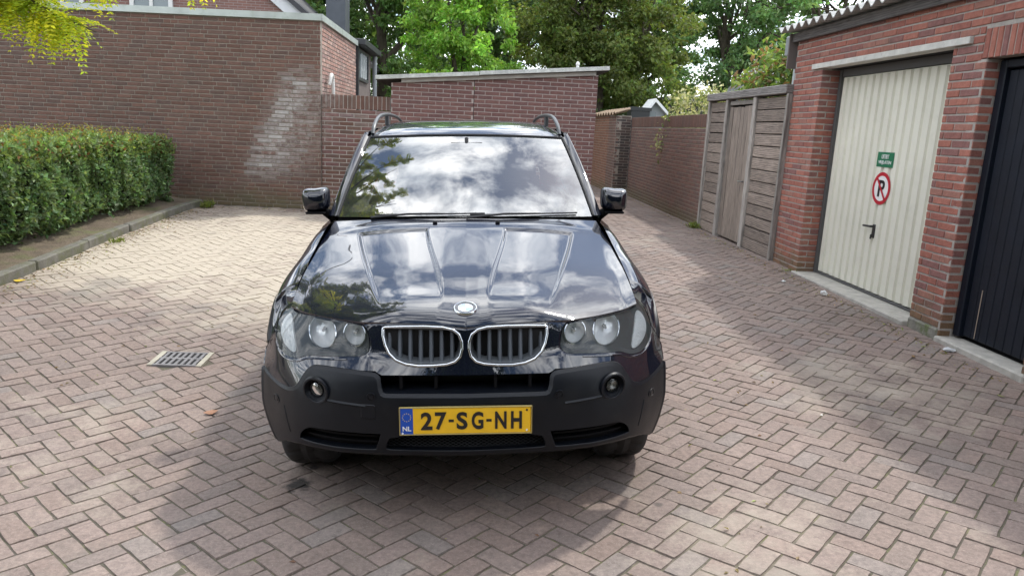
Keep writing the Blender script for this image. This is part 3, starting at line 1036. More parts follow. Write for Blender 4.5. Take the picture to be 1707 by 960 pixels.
def build_fence():
    root = empty('wooden_fence', (3.70, 10.0, .17))
    tag(root, 'weathered grey plank fence with a narrow board gate, beside the brick garage', 'fence')
    wh = wood('wood_grey_horizontal', (.230, .186, .156), 1)
    wv = wood('wood_grey_upright', (.215, .176, .147), -1)
    wl = wood('wood_pale_upright', (.30, .275, .25), -1)
    z0, z1 = .20, 2.12
    rr = np.random.default_rng(5)
    for (y, w, mt) in ((11.46, .075, wl), (10.66, .085, wl), (9.60, .10, wl), (8.60, .05, wl)):
        MB().box(3.62, 3.74, y - w / 2, y + w / 2, .17, 2.14, .006).build('post', mt, root)
    MB().box(3.60, 3.78, 8.60, 11.52, 2.142, 2.245, .008).build('cap_rail', wood('wood_cap', (.19, .175, .165), 1), root)
    MB().box(3.745, 3.76, 8.6, 11.5, .17, 2.13).build('backing', M_DARK, root)
    for (ya, yb) in ((10.705, 11.42), (8.628, 9.548)):
        z = z0; n = 13; h = (z1 - z0) / n
        for i in range(n):
            t = float(rr.uniform(-.004, .004))
            MB().box(3.655 + t, 3.70 + t, ya, yb, z + .006, z + h - .006 + float(rr.uniform(-.003, .003)), .005).build('plank', wh, root)
            z += h
    y = 9.73; n = 6; w = (10.57 - 9.73) / n
    gate = MB().box(3.70, 3.735, 9.67, 10.60, 1.55, 1.66).build('gate', wh, root)
    gate['label'] = 'narrow gate of upright grey boards'
    for i in range(n):
        t = float(rr.uniform(-.006, .006))
        MB().box(3.655 + t, 3.695 + t, y + i * w + .005, y + (i + 1) * w - .005, .23, 2.03 + float(rr.uniform(-.01, .01)), .005).build('board', wv, gate)
    MB().box(3.66, 3.70, 9.66, 10.61, 2.06, 2.115, .004).build('gate_rail', wl, gate)
    MB().tube([(3.655, 9.76, 1.05), (3.61, 9.76, 1.05), (3.61, 9.86, 1.05)], .009, 6).build('handle', mat('steel', (.45, .45, .45), .35, metal=.9), gate)


build_fence()


# ------------------------------------------------------------------ garage row
GX = 3.68


def build_garage():
    root = empty('brick_garage', (GX, 6.5, .17))
    tag(root, 'red brick garage with a corrugated roof, a cream door and a dark blue door', 'garage')
    Y0 = 8.62; L = 6.3
    u = lambda y: Y0 - y
    P = Pool(root, 51, M_MORTAR)
    P.mortar = mat('mortar_pale', (.36, .33, .30), .95, noise=(14, .18), bump=(60, .5), space='World')
    holes = [(u(7.92), u(5.75), .0, 2.368), (u(8.13), u(5.53), 2.368, 2.428), (u(5.345), u(4.46), .0, 2.25), (u(5.41), u(4.39), 2.25, 2.462)]
    ang = -math.pi / 2
    P.wall((GX, Y0), ang, L, .055, 2.72, T_GAR, holes=holes, course=.0625, phase=.04)
    P.wall((GX + .003, 7.918), 0, .235, .1175, 2.366, T_GAR, phase=.1)
    P.wall((GX + .003, 5.343), 0, .13, .055, 2.25, T_GAR, phase=.1)
    P.soldier((GX, 5.405), ang, 1.01, 2.255, .205, T_GAR)
    P.finish()
    # crumbling mortar smears on the outer edge of the pier
    MB().box(GX + .1, 7.2, 2.4, 8.60, 2.37, 2.70).build('upper_shell', M_DARK, root)
    MB().box(GX + .32, 7.2, 5.38, 8.60, .15, 2.369).build('inner_shell', M_DARK, root)
    MB().box(GX + .20, 7.2, 2.4, 5.379, .15, 2.369).build('inner_shell', M_DARK, root)
    lint = MB().box(GX - .028, GX + .22, 5.532, 8.128, 2.371, 2.425, .004)
    lint.build('lintel', mat('lintel_white', (.56, .55, .51), .8, noise=(11, .14), bump=(50, .3), mottles=(13, (.33, .31, .27), .57, .5), space='World'), root)
    fas = MB().box(GX - .05, GX - .012, 2.4, 8.66, 2.705, 2.80)
    fas.build('fascia', wood('wood_fascia', (.10, .092, .088), 1), root)
    # corrugated fibre-cement sheets
    mt = mat('fibre_cement', (.40, .40, .385), .85, noise=(6, .2), bump=(60, .3), mottles=(4, (.26, .27, .24), .55, .5), space='World')
    y = 8.78; pitch = .177
    while y > 2.6:
        n = 5 * 12 + 1
        ys = y - np.linspace(0, 5 * pitch, n)
        zs = .030 * np.cos((y - ys) / pitch * 2 * math.pi)
        P3 = np.zeros((4, n, 3))
        for i, (x, dz) in enumerate(((7.2, .40 - .012), (3.50, -.012), (3.50, 0.0), (7.2, .40))):
            P3[i, :, 0] = x; P3[i, :, 1] = ys; P3[i, :, 2] = 2.845 + zs + dz
        m = MB().grid(P3)
        m.build('roof_sheet', mt, root, smooth=True, sharp=50)
        y -= 5 * pitch
    # cream up-and-over door
    DX = 3.90
    cream = mat('door_cream', (.72, .705, .605), .45, noise=(2.2, .07), mottles=[(5, (.56, .54, .44), .58, .40), (30, (.35, .30, .22), .70, .5)], rough_var=.1, space='World')
    door = MB().box(DX, DX + .03, 5.70, 7.86, .225, 2.285).build('garage_door', cream, root)
    n = 17; p = (7.85 - 5.70) / n
    prof = [(-.5 * p, 0), (-.36 * p, 0), (-.28 * p, -.020), (.28 * p, -.020), (.36 * p, 0), (.5 * p, 0)]
    v = []
    for z in (.235, 2.275):
        for (yy, xx) in prof: v.append((xx, yy, z))
    f = [(k, k + 1, 7 + k, 6 + k) for k in range(5)] + [(0, 5, 4, 3, 2, 1), (6, 7, 8, 9, 10, 11)]
    rib = new_mesh('rib', v, f); rib.materials.append(cream)
    for i in range(n):
        o = bpy.data.objects.new('rib', rib); o.parent = door
        o.location = (DX - .0015 - GX, 5.70 + (i + .5) * p - 6.5, -.17); COL.objects.link(o)
    MB().box(DX - .004, DX - .001, 7.165, 7.175, .24, 2.27).build('door_seam', mat('seam_dark', (.12, .12, .10), .8), door)
    MB().box(DX - .03, DX + .05, 7.862, 7.914, .2, 2.365).build('door_frame', mat('frame_grey', (.10, .10, .10), .6), root)
    MB().box(DX - .02, DX + .05, 5.70, 7.86, 2.29, 2.366).build('door_frame', MATS['frame_grey'], root)
    MB().box(DX - .02, DX + .02, 5.70, 7.86, .205, .222).build('door_frame', MATS['frame_grey'], root)
    # handle
    h = MB(); h.box(DX - .03, DX - .02, 6.80, 6.845, .74, .87, .003); h.tube([(DX - .03, 6.82, .85), (DX - .065, 6.82, .85), (DX - .068, 6.94, .845)], .011, 8)
    h.tube([(DX - .03, 6.822, .77), (DX - .045, 6.822, .77), (DX - .045, 6.825, .73)], .008, 6)
    h.build('door_handle', mat('handle_black', (.03, .03, .03), .35), door, smooth=True)
    # thresholds
    MB().box(GX - .05, DX + .02, 5.76, 7.95, .03, .196, .01).build('threshold', M_CONC, root)
    MB().box(GX - .03, GX + .17, 4.40, 5.36, .0, .185, .01).build('threshold', M_CONC, root)
    # concrete toe of the pier
    MB().box(GX - .012, GX + .05, 5.36, 5.75, .03, .235, .01).build('pier_foot', mat('pier_foot', (.22, .21, .18), .95, noise=(20, .3), bump=(40, .8), mottles=[(8, (.10, .13, .04), .46, .8)], space='World'), root)
    # dark blue boarded door in its frame
    blue = mat('paint_blue', (.0065, .0095, .017), .5, spec=.3, noise=(6, .25), bump=(30, .15), rough_var=.12, space='World')
    BX = GX + .11
    d2 = MB().box(BX + .05, BX + .08, 4.47, 5.26, .21, 2.18).build('boarded_door', blue, root)
    nb = 9; w = (5.255 - 4.475) / nb
    for i in range(nb):
        y0 = 4.475 + i * w
        MB().box(BX + .018, BX + .049, y0 + .0025, y0 + w - .0025, .222, 2.17, .004).build('board', blue, d2)
    MB().box(BX - .01, BX + .09, 5.265, 5.335, .205, 2.243, .006).build('door_jamb', blue, root)
    MB().box(BX - .01, BX + .09, 4.465, 5.262, 2.185, 2.243, .006).build('door_head', blue, root)
    sc = MB().box(BX + .0135, BX + .0165, 5.117, 5.123, .23, .60)
    sc.build('bare_scar', mat('wood_scar', (.35, .28, .22), .8), d2)
    # signs
    def sign_part(me, name, mt, par, loc):
        if not me.materials: me.materials.append(mt)
        o = bpy.data.objects.new(name, me); o.parent = par
        o.matrix_local = Matrix.Translation(loc) @ Matrix(((0, 0, -1), (-1, 0, 0), (0, 1, 0))).to_4x4()
        COL.objects.link(o); return o
    SX = DX - .026
    g = MB().box(SX, SX + .003, 6.665, 6.945, 1.41, 1.548, .001).build('exit_sign', mat('sign_green', (.012, .16, .075), .4), origin=(SX, 6.805, 1.41))
    tag(g, 'small green sign with white lettering on the cream garage door', 'sign')
    wt = mat('sign_white', (.80, .80, .78), .4)
    sign_part(fit_text('UITRIT', .125, .040, .012), 'lettering', wt, g, (-.0022, 0, .096))
    sign_part(fit_text('VRIJLATEN', .215, .040, .012), 'lettering', wt, g, (-.0022, 0, .040))
    c = empty('no_parking_sign', (SX, 6.80, 1.06))
    tag(c, 'round red and white no parking sign with a crossed-out black P', 'sign')
    def disc(r0, r1, name, mt, off, seg=40):
        v = []; f = []
        for (r, dz) in ((r0, 0), (r1, 0), (r1, -.002), (r0, -.002)):
            for k in range(seg):
                a = 2 * math.pi * k / seg; v.append((r * math.cos(a), r * math.sin(a), dz))
        for ring in range(3):
            for k in range(seg):
                f.append((ring * seg + k, ring * seg + (k + 1) % seg, (ring + 1) * seg + (k + 1) % seg, (ring + 1) * seg + k))
        me = new_mesh(name, v, f)
        return sign_part(me, name, mt, c, (off, 0, .152))
    disc(.001, .124, 'plate', wt, -.0005)
    red = mat('sign_red', (.46, .015, .03), .4)
    disc(.118, .152, 'ring', red, -.0015)
    sign_part(fit_text('P', .105, .155, .022), 'letter', mat('sign_black', (.012, .012, .014), .4), c, (-.0028, -.005, .152))
    a = math.radians(-45 - 4)
    wv = .011; dx, dy = math.cos(a), math.sin(a); nx, ny = -dy, dx
    v = []
    for zz in (0, .0015):
        for (s, t) in ((-.125, -wv), (.125, -wv), (.125, wv), (-.125, wv)): v.append((dx * s + nx * t, dy * s + ny * t, zz))
    me = new_mesh('slash', v, [(0, 3, 2, 1), (4, 5, 6, 7), (0, 1, 5, 4), (1, 2, 6, 5), (2, 3, 7, 6), (3, 0, 4, 7)])
    sign_part(me, 'slash', red, c, (-.0045, 0, .152))
    # rainwater box and pipes at the end of the gutter
    dp = empty('rain_pipe', (3.80, 8.80, .17))
    tag(dp, 'grey rainwater box with two pale pipes at the corner of the garage roof', 'downpipe')
    grey = mat('zinc', (.30, .32, .33), .5, metal=.3, noise=(9, .15))
    MB().box(3.60, 3.80, 8.665, 8.69, 2.42, 2.80).build('end_board', mat('board_taupe', (.17, .15, .14), .7), dp)
    MB().box(3.66, 3.86, 8.72, 8.93, 2.58, 2.80, .012).build('rain_box', grey, dp)
    MB().tube([(3.82, 8.90, .18), (3.82, 8.90, 2.6)], .035, 10).build('pipe', mat('pipe_pale', (.46, .50, .51), .5), dp, smooth=True)
    MB().tube([(3.84, 8.735, .18), (3.84, 8.735, 2.6)], .03, 10).build('pipe', MATS['pipe_pale'], dp, smooth=True)
    MB().box(3.76, 3.90, 8.70, 8.94, 2.22, 2.235).build('bracket', grey, dp)


build_garage()


# ------------------------------------------------------------------ houses and roofs further off
def brick_tex(name, c1, c2, mortar, rot=0):
    m, nt, p, out = nodes_of(name)
    N = nt.nodes.new; L = nt.links.new
    geo = N('ShaderNodeTexCoord')
    mp = N('ShaderNodeMapping'); mp.inputs['Rotation'].default_value = (math.radians(-90), 0, rot)
    L(geo.outputs['Object'], mp.inputs['Vector'])
    b = N('ShaderNodeTexBrick'); b.inputs['Color1'].default_value = (*c1, 1); b.inputs['Color2'].default_value = (*c2, 1); b.inputs['Mortar'].default_value = (*mortar, 1)
    b.inputs['Scale'].default_value = 1.0; b.inputs['Brick Width'].default_value = .22; b.inputs['Row Height'].default_value = .0625; b.inputs['Mortar Size'].default_value = .006
    L(mp.outputs[0], b.inputs['Vector']); L(b.outputs['Color'], p.inputs['Base Color']); p.inputs['Roughness'].default_value = .9
    MATS[name] = m
    return m


def build_far_houses():
    root = empty('brick_house', (-6.5, 20, .2))
    tag(root, 'brick house with a white gable edge and dark roof rising behind the flat-roofed building', 'house')
    bt = brick_tex('house_brick', (.22, .11, .09), (.18, .095, .08), (.28, .24, .22))
    # gable towards the camera: ridge at x=-8.5
    xr, zr, k = -8.3, 7.4, .82
    xe = -3.7; ze = zr - (xe - xr) * k
    xw = -12.9
    poly = [(xw, .2), (xe, .2), (xe, ze), (xr, zr), (xw, ze)]
    MB().prism(poly, 1, 20.0, 27.0).build('wall', bt, root)
    def strip(o0, o1, y0, y1, name, mt, dz=0.0):
        v = []
        for y in (y0, y1):
            for (x, o) in ((xr, o0), (xe + .5, o0), (xe + .5, o1), (xr, o1)): v.append((x, y, zr - (x - xr) * k + o + dz))
        for q in (0,):
            m = MB().add(v, [(0, 1, 2, 3), (7, 6, 5, 4), (0, 4, 5, 1), (1, 5, 6, 2), (2, 6, 7, 3), (3, 7, 4, 0)]); m.fix = True
            o = m.build(name, mt, root)
        v2 = [(2 * xr - x, y, z) for (x, y, z) in v]
        m = MB().add(v2, [(0, 3, 2, 1), (7, 4, 5, 6), (0, 1, 5, 4), (1, 2, 6, 5), (2, 3, 7, 6), (3, 0, 4, 7)]); m.fix = True
        m.build(name, mt, root)
    strip(-.36, .0, 19.90, 19.99, 'gable_board', mat('board_white', (.62, .63, .64), .5))
    strip(.005, .15, 19.8, 27.2, 'roof', mat('roof_dark', (.045, .045, .05), .7, noise=(8, .2), space='World'))
    wmt = MATS['window_pane']; fm = mat('frame_white', (.66, .66, .64), .5)
    for (x, z) in ((-8.05, 4.1), (-10.2, 4.1)):
        w = MB().box(x - .45, x + .45, 19.97, 20.02, z - .6, z + .5).build('window', wmt, root)
        for b in ((x - .52, x - .42, z - .65, z + .55), (x + .42, x + .52, z - .65, z + .55), (x - .04, x + .04, z - .6, z + .5), (x - .42, x + .42, z + .45, z + .55)):
            MB().box(b[0], b[1], 19.93, 19.99, b[2], b[3]).build('window_frame', fm, w)
    ch = MB().box(-3.86, -3.36, 20.5, 21.2, 2.0, 5.9, .01).build('chimney', mat('clad_slate', (.075, .085, .10), .6, noise=(5, .15), space='World'), root)
    # small white garden house beyond the alley wall
    g = empty('garden_house', (4.98, 20.6, .2))
    tag(g, 'tiny garden house with a white gable roof behind the alley wall', 'garden house')
    MB().prism([(4.68, .2), (5.20, .2), (5.20, 2.24), (4.92, 2.50), (4.68, 2.20)], 1, 20.3, 20.9).build('wall', mat('boards_grey', (.25, .27, .28), .6), g)
    for (a, b) in (((4.60, 2.11), (4.92, 2.56)), ((4.92, 2.56), (5.28, 2.22))):
        m = MB(); m.add([(a[0], 20.15, a[1]), (b[0], 20.15, b[1]), (b[0], 20.15, b[1] - .09), (a[0], 20.15, a[1] - .09), (a[0], 21.1, a[1]), (b[0], 21.1, b[1]), (b[0], 21.1, b[1] - .09), (a[0], 21.1, a[1] - .09)],
                        [(0, 1, 2, 3), (7, 6, 5, 4), (0, 4, 5, 1), (1, 5, 6, 2), (2, 6, 7, 3), (3, 7, 4, 0)]); m.fix = True
        m.build('roof', mat('paint_white', (.75, .76, .76), .5), g)
    MB().box(4.76, 4.98, 20.27, 20.29, 1.2, 2.2).build('window', MATS['window_pane'], g)
    s = MB().prism([(4.05, 2.19), (4.62, 2.19), (4.62, 2.27), (4.15, 2.29), (4.05, 2.25)], 1, 19.3, 19.9)
    b = MB().box(4.1, 4.58, 19.32, 19.88, .18, 2.188)
    r = empty('storage_box', (4.35, 19.6, .18)); tag(r, 'black lidded box showing above the far wall beside the white garden house', 'box')
    s.build('lid', mat('plastic_black', (.02, .022, .024), .4), r); b.build('body', MATS['plastic_black'], r)
    # flat dark roofs and a tiled roof on the right
    f = empty('flat_sheds', (8.1, 25, .2)); f.name = 'garden_shed'
    tag(f, 'low dark flat-roofed shed with pale roof edges beyond the shrubs', 'shed')
    MB().box(6.5, 9.9, 25, 28, .2, 2.72).build('wall', mat('shed_dark', (.06, .06, .065), .7), f)
    for (x0, x1, z) in ((6.35, 7.75, 2.72), (7.77, 8.75, 2.84), (8.77, 10.2, 3.02)):
        MB().box(x0, x1, 24.8, 28.2, z + .002, z + .14).build('roof', mat('shed_roof', (.10, .105, .11), .6), f)
        MB().box(x0, x0 + .30, 24.78, 24.799, z + .03, z + .16).build('roof_edge', mat('edge_pale', (.45, .46, .46), .5), f)
    h = empty('tiled_house', (10.2, 20.5, .2))
    tag(h, 'house with a grey tiled roof half hidden behind shrubs and garage', 'house')
    MB().box(7.6, 14, 19.6, 24, .2, 2.42).build('wall', brick_tex('house_brick_grey', (.17, .12, .10), (.15, .11, .10), (.25, .23, .21)), h)
    rt = mat('roof_tile_grey', (.17, .175, .18), .75, noise=(6, .25), bump=(30, .3), space='World')
    n = 9
    for i in range(n):
        t0 = i / n; t1 = (i + 1) / n
        y0 = 19.2 + t0 * 2.6; y1 = 19.2 + t1 * 2.6 + .06
        z0 = 2.42 + t0 * 1.25; z1 = 2.42 + t1 * 1.25 + .01
        xl0 = 7.35 + t0 * .75; xl1 = 7.35 + t1 * .75
        m = MB(); m.add([(xl0, y0, z0), (14.2, y0, z0), (14.2, y1, z1), (xl1, y1, z1), (xl0, y0, z0 + .05), (14.2, y0, z0 + .05), (14.2, y1, z1 + .02), (xl1, y1, z1 + .02)],
                        [(0, 3, 2, 1), (4, 5, 6, 7), (0, 1, 5, 4), (1, 2, 6, 5), (2, 3, 7, 6), (3, 0, 4, 7)])
        m.build('tile_row', rt, h)
    MB().add([(8.1, 21.8, 3.64), (14.2, 21.8, 3.64), (14.2, 24.4, 2.4), (7.35, 24.4, 2.4), (7.35, 19.2, 2.4)], [(0, 1, 2, 3), (0, 3, 4)]).build('rear_roof', rt, h)


build_far_houses()


# ------------------------------------------------------------------ foliage
def leaf_mat(name, transl=.35, rough=.45):
    m, nt, p, out = nodes_of(name)
    N = nt.nodes.new; L = nt.links.new
    a = N('ShaderNodeAttribute'); a.attribute_name = 'tint'
    p.inputs['Roughness'].default_value = rough; p.inputs['Specular IOR Level'].default_value = .35
    L(a.outputs['Color'], p.inputs['Base Color'])
    br = N('ShaderNodeVectorMath'); br.operation = 'MULTIPLY'; br.inputs[1].default_value = (1.6, 1.5, .8)
    L(a.outputs['Color'], br.inputs[0])
    tr = N('ShaderNodeBsdfTranslucent'); L(br.outputs[0], tr.inputs['Color'])
    mx = N('ShaderNodeMixShader'); mx.inputs[0].default_value = transl
    L(p.outputs[0], mx.inputs[1]); L(tr.outputs[0], mx.inputs[2]); L(mx.outputs[0], out.inputs['Surface'])
    MATS[name] = m
    return m


M_LEAF = leaf_mat('leaf')
M_BARK = mat('bark', (.085, .068, .05), .9, noise=(9, .35), bump=(30, .8))


def leaves(P, D, Nn, size, aspect, tint, fold=.12):
    """P base points, D directions, Nn normals (n,3); returns verts, quads, tints"""
    n = len(P)
    D = D / (np.linalg.norm(D, axis=1, keepdims=True) + 1e-9)
    S = np.cross(D, Nn); S /= (np.linalg.norm(S, axis=1, keepdims=True) + 1e-9)
    U = np.cross(S, D)
    s = np.asarray(size).reshape(-1, 1) * np.ones((n, 1))
    V = np.empty((n, 4, 3), np.float32)
    V[:, 0] = P; V[:, 2] = P + D * s - U * s * .12
    mid = P + D * s * .45
    V[:, 1] = mid + S * s * aspect * .5 + U * s * fold
    V[:, 3] = mid - S * s * aspect * .5 + U * s * fold
    F = np.arange(n * 4, dtype=np.int32).reshape(-1, 4)
    T = np.repeat(np.asarray(tint, np.float32), 4, axis=0)
    return V.reshape(-1, 3), F, T


def runit(r, n):
    v = r.normal(size=(n, 3)); return v / np.linalg.norm(v, axis=1, keepdims=True)


def tone(r, n, base, var=.25, warm=.0):
    b = np.array(base)[None, :] * np.exp(r.normal(0, var, (n, 1)))
    b = b * (1 + r.normal(0, .08, (n, 3)))
    if warm:
        k = (r.random((n, 1)) < warm)
        b = np.where(k, b * np.array([[1.7, 1.15, .7]]), b)
    return np.clip(b, .004, .8)


def build_hedge():
    r = np.random.default_rng(61)
    x0, x1, y0, y1 = -5.75, -4.46, 6.0, 11.50
    root = empty('clipped_hedge', (-5.1, 8.7, .22))
    tag(root, 'clipped leafy green hedge in the planting bed in front of the brick building', 'hedge')
    n = 30000
    # points near the skin of a soft box, denser towards the yard
    u = r.random(n)
    face = r.choice(4, n, p=[.46, .26, .12, .16])     # front, top, end, inside
    X = r.uniform(x0, x1, n); Y = r.uniform(y0, y1, n); H = r.random(n)
    base = gz(X, Y) + .10
    top = lambda y: 1.22 + .02 * np.sin(y * 2.1) + .015 * np.sin(y * 5.3 + 1)
    dep = np.abs(r.normal(0, .05, n))
    bul = lambda y, h: .05 * np.sin(y * 3.1 + h * 4) + .04 * np.sin(y * 7.7 - h * 6) + .03 * np.sin(y * 13 + h * 9)
    Z = base + (top(Y) - base) * H
    f = face == 0
    X[f] = x1 - .10 * (1 - np.sqrt(np.clip(1 - (2 * H[f] - 1) ** 4, 0, 1))) - dep[f] + bul(Y[f], H[f])
    under = (H[f] < .16)
    X[f] -= np.where(under, (.16 - H[f]) * 1.1, 0)
    f = face == 1
    Z[f] = top(Y[f]) - dep[f] + .03 * np.sin(X[f] * 9 + Y[f] * 4) - .10 * sstep(x1 - .22, x1 + .02, X[f])
    f = face == 2
    Y[f] = y1 - dep[f] + .05 * np.sin(H[f] * 8 + X[f] * 5) - .12 * np.abs(2 * H[f] - 1) ** 4
    P = np.stack([X, Y, Z], 1)
    out = np.zeros((n, 3)); out[:, 0] = (face == 0) * 1.0; out[:, 2] = (face == 1) * 1.0 + .25; out[:, 1] = (face == 2) * 1.0
    out[face == 3] = runit(r, int((face == 3).sum()))
    D = out * .5 + runit(r, n) * .9
    Nn = out * .9 + runit(r, n) * .7
    t = tone(r, n, (.145, .225, .100), .30)
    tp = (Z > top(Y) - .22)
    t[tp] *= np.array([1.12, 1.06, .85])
    red = tp & (r.random(n) < .07)
    t[red] = tone(r, int(red.sum()), (.20, .10, .04), .2)
    V, F, T = leaves(P, D, Nn, r.uniform(.045, .078, n), .62, t)
    # upright sprigs on top
    k = 420
    SX = r.uniform(x0, x1, k); SY = r.uniform(y0, y1, k)
    Vs = [V]; Fs = [F]; Ts = [T]; off = len(V)
    m = 8
    for q in range(m):
        h = q / m * r.uniform(.08, .20, k)
        Pq = np.stack([SX + r.normal(0, .008, k), SY + r.normal(0, .008, k), top(SY) - .03 + h], 1)
        a = r.uniform(0, 2 * math.pi, k)
        Dq = np.stack([np.cos(a), np.sin(a), np.full(k, .7)], 1)
        v, f_, t_ = leaves(Pq, Dq, runit(r, k), r.uniform(.022, .04, k), .5, tone(r, k, (.19, .21, .06), .25, .3))
        Vs.append(v); Fs.append(f_ + off); Ts.append(t_); off += len(v)
    me = new_mesh('foliage', np.concatenate(Vs) - np.array(root.location), np.concatenate(Fs), np.concatenate(Ts))
    link('foliage', me, M_LEAF, root)
    # stems, and a near-black box painting the shade between them
    core = MB()
    for i in range(46):
        y = y0 + .1 + (y1 - y0 - .2) * i / 45; x = r.uniform(-5.3, -4.85)
        z = float(gz(x, y)) + .05
        for q in range(3):
            core.tube([(x, y, z), (x + r.normal(0, .06), y + r.normal(0, .06), z + .4), (x + r.normal(0, .2), y + r.normal(0, .12), z + .85)], [.016, .011, .004], 5)
    core.build('stems', M_BARK, root)
    MB().box(x0 + .25, x1 - .30, y0 + .2, y1 - .22, .42, 1.02).build('inner_shade', mat('core_shade', (.020, .024, .012), .95, noise=(30, .6)), root)


build_hedge()


def make_tree(name, label, base, cz, rad, n, size, col, seed, cc=None, trunk_r=.16, clusters=90, lean=(0, 0), warm=0, limbs=9, group='trees behind the shed', shell=.45, spread=1.0):
    r = np.random.default_rng(seed)
    bx, by = base; bz = float(gz(bx, by)) - .05
    root = empty(name, (bx, by, bz)); tag(root, label, 'tree', group)
    c = np.array([bx + lean[0], by + lean[1], cz]) if cc is None else np.array(cc, float)
    rad = np.array(rad)
    w = MB()
    top = c + np.array([0, 0, rad[2] * .6])
    b0 = np.array([bx, by, bz])
    ctrl = [b0 + (top - b0) * t + np.array([r.normal(0, .08), r.normal(0, .08), 0]) * (1 if 0 < t < 1 else 0) for t in np.linspace(0, 1, 7)]
    w.tube(ctrl, list(trunk_r * np.linspace(1.1, .15, 7)), 9)
    tips = []
    for i in range(limbs):
        t = r.uniform(.28, .85)
        s = b0 + (top - b0) * t
        d = runit(r, 1)[0]; d[2] = abs(d[2]) * .7 + .15
        e = c + d * rad * r.uniform(.55, .9)
        if e[2] < s[2] - .4: e[2] = s[2] + .2
        m1 = s + (e - s) * .4 + np.array([0, 0, .25]) + r.normal(0, .15, 3); m2 = s + (e - s) * .75 + r.normal(0, .15, 3)
        rr_ = trunk_r * (1 - t) * .75 + .02
        w.tube([s, m1, m2, e], [rr_, rr_ * .7, rr_ * .4, .012], 6)
        for q in range(3):
            st = m1 + (e - m1) * r.uniform(.1, .9)
            en = st + runit(r, 1)[0] * rad * .35
            w.tube([st, (st + en) / 2 + r.normal(0, .06, 3), en], [rr_ * .35 + .006, rr_ * .2 + .004, .004], 5)
            tips.append(en)
        tips.append(e)
    w.build('trunk', M_BARK, root, smooth=True)
    tips = np.array(tips)
    # leaf clumps: some at the limb tips, some through the crown volume
    d = runit(r, clusters); rr = (shell + (1 - shell) * r.random((clusters, 1))) ** .8
    cl = c + d * rr * rad
    cl = np.concatenate([cl, tips])
    cl = cl[cl[:, 2] > bz + .9]
    k = len(cl)
    wts = r.uniform(.4, 1.6, k); wts /= wts.sum()
    which = r.choice(k, n, p=wts)
    cr = r.uniform(.32, .62, (k, 1)) * spread * float(np.mean(rad)) * .30
    off = runit(r, n) * np.abs(r.normal(.62, .26, (n, 1)))
    off[:, 2] *= .62
    P = cl[which] + off * cr[which]
    out = P - c; out /= np.linalg.norm(out, axis=1, keepdims=True) + 1e-6
    D = out * .4 + runit(r, n) + np.array([0, 0, -.25])
    Nn = runit(r, n) * .8 + np.array([0, 0, .7])
    ct = np.exp(r.normal(0, .22, (k, 1)))
    t = tone(r, n, col, .18, warm) * ct[which]
    V, F, T = leaves(P, D, Nn, r.uniform(.7, 1.3, n) * size, .6, t)
    me = new_mesh('crown', V - np.array(root.location), F, T)
    link('crown', me, M_LEAF, root)
    return root


make_tree('broadleaf_tree', 'dark leafy tree with thick bare limbs, behind the flat-roofed building', (-3.3, 28), 6.0, (3.2, 2.8, 4.4), 22000, .18, (0.123, 0.215, 0.066), 71, trunk_r=.26, limbs=12, clusters=130, shell=.2)
make_tree('slender_tree', 'bright light green tree behind the left end of the shed', (-.35, 22.5), 4.4, (1.75, 1.7, 3.7), 21000, .13, (0.23, 0.405, 0.074), 72, trunk_r=.10, clusters=150, limbs=10, shell=.2)
make_tree('broadleaf_tree', 'broad dense olive green tree behind the right end of the shed', (4.2, 25.5), 4.9, (3.2, 2.6, 4.5), 42000, .15, (.135, .180, .048), 73, trunk_r=.24, clusters=260, limbs=12, shell=.15)
make_tree('broadleaf_tree', 'airy bluish green tree with sky gaps above the wooden fence', (10.0, 30), 6.0, (4.2, 3.0, 4.4), 24000, .17, (0.132, 0.231, 0.09), 74, trunk_r=.20, clusters=130, limbs=13, shell=.2)
make_tree('broadleaf_tree', 'shaded green tree standing between the olive tree and the airy tree', (7.0, 34), 5.0, (3.4, 2.6, 4.6), 18000, .20, (0.116, 0.198, 0.074), 75, trunk_r=.22, clusters=140, shell=.2)
make_tree('broadleaf_tree', 'dark green tree seen in the gap behind the bright light green tree', (.6, 35), 5.2, (4.6, 2.6, 5.2), 24000, .22, (0.116, 0.198, 0.074), 76, trunk_r=.25, clusters=170, shell=.2)
make_tree('broadleaf_tree', 'distant tree rising over the garage roof', (17.5, 36), 7.5, (5.4, 3.0, 5.0), 18000, .22, (0.123, 0.206, 0.083), 77, trunk_r=.25, clusters=130, shell=.2)
make_tree('broadleaf_tree', 'distant tree filling the gap beside the dark grey chimney', (-6.0, 38), 6.2, (4.6, 2.6, 5.2), 20000, .23, (0.123, 0.206, 0.079), 78, trunk_r=.25, clusters=150, shell=.2)


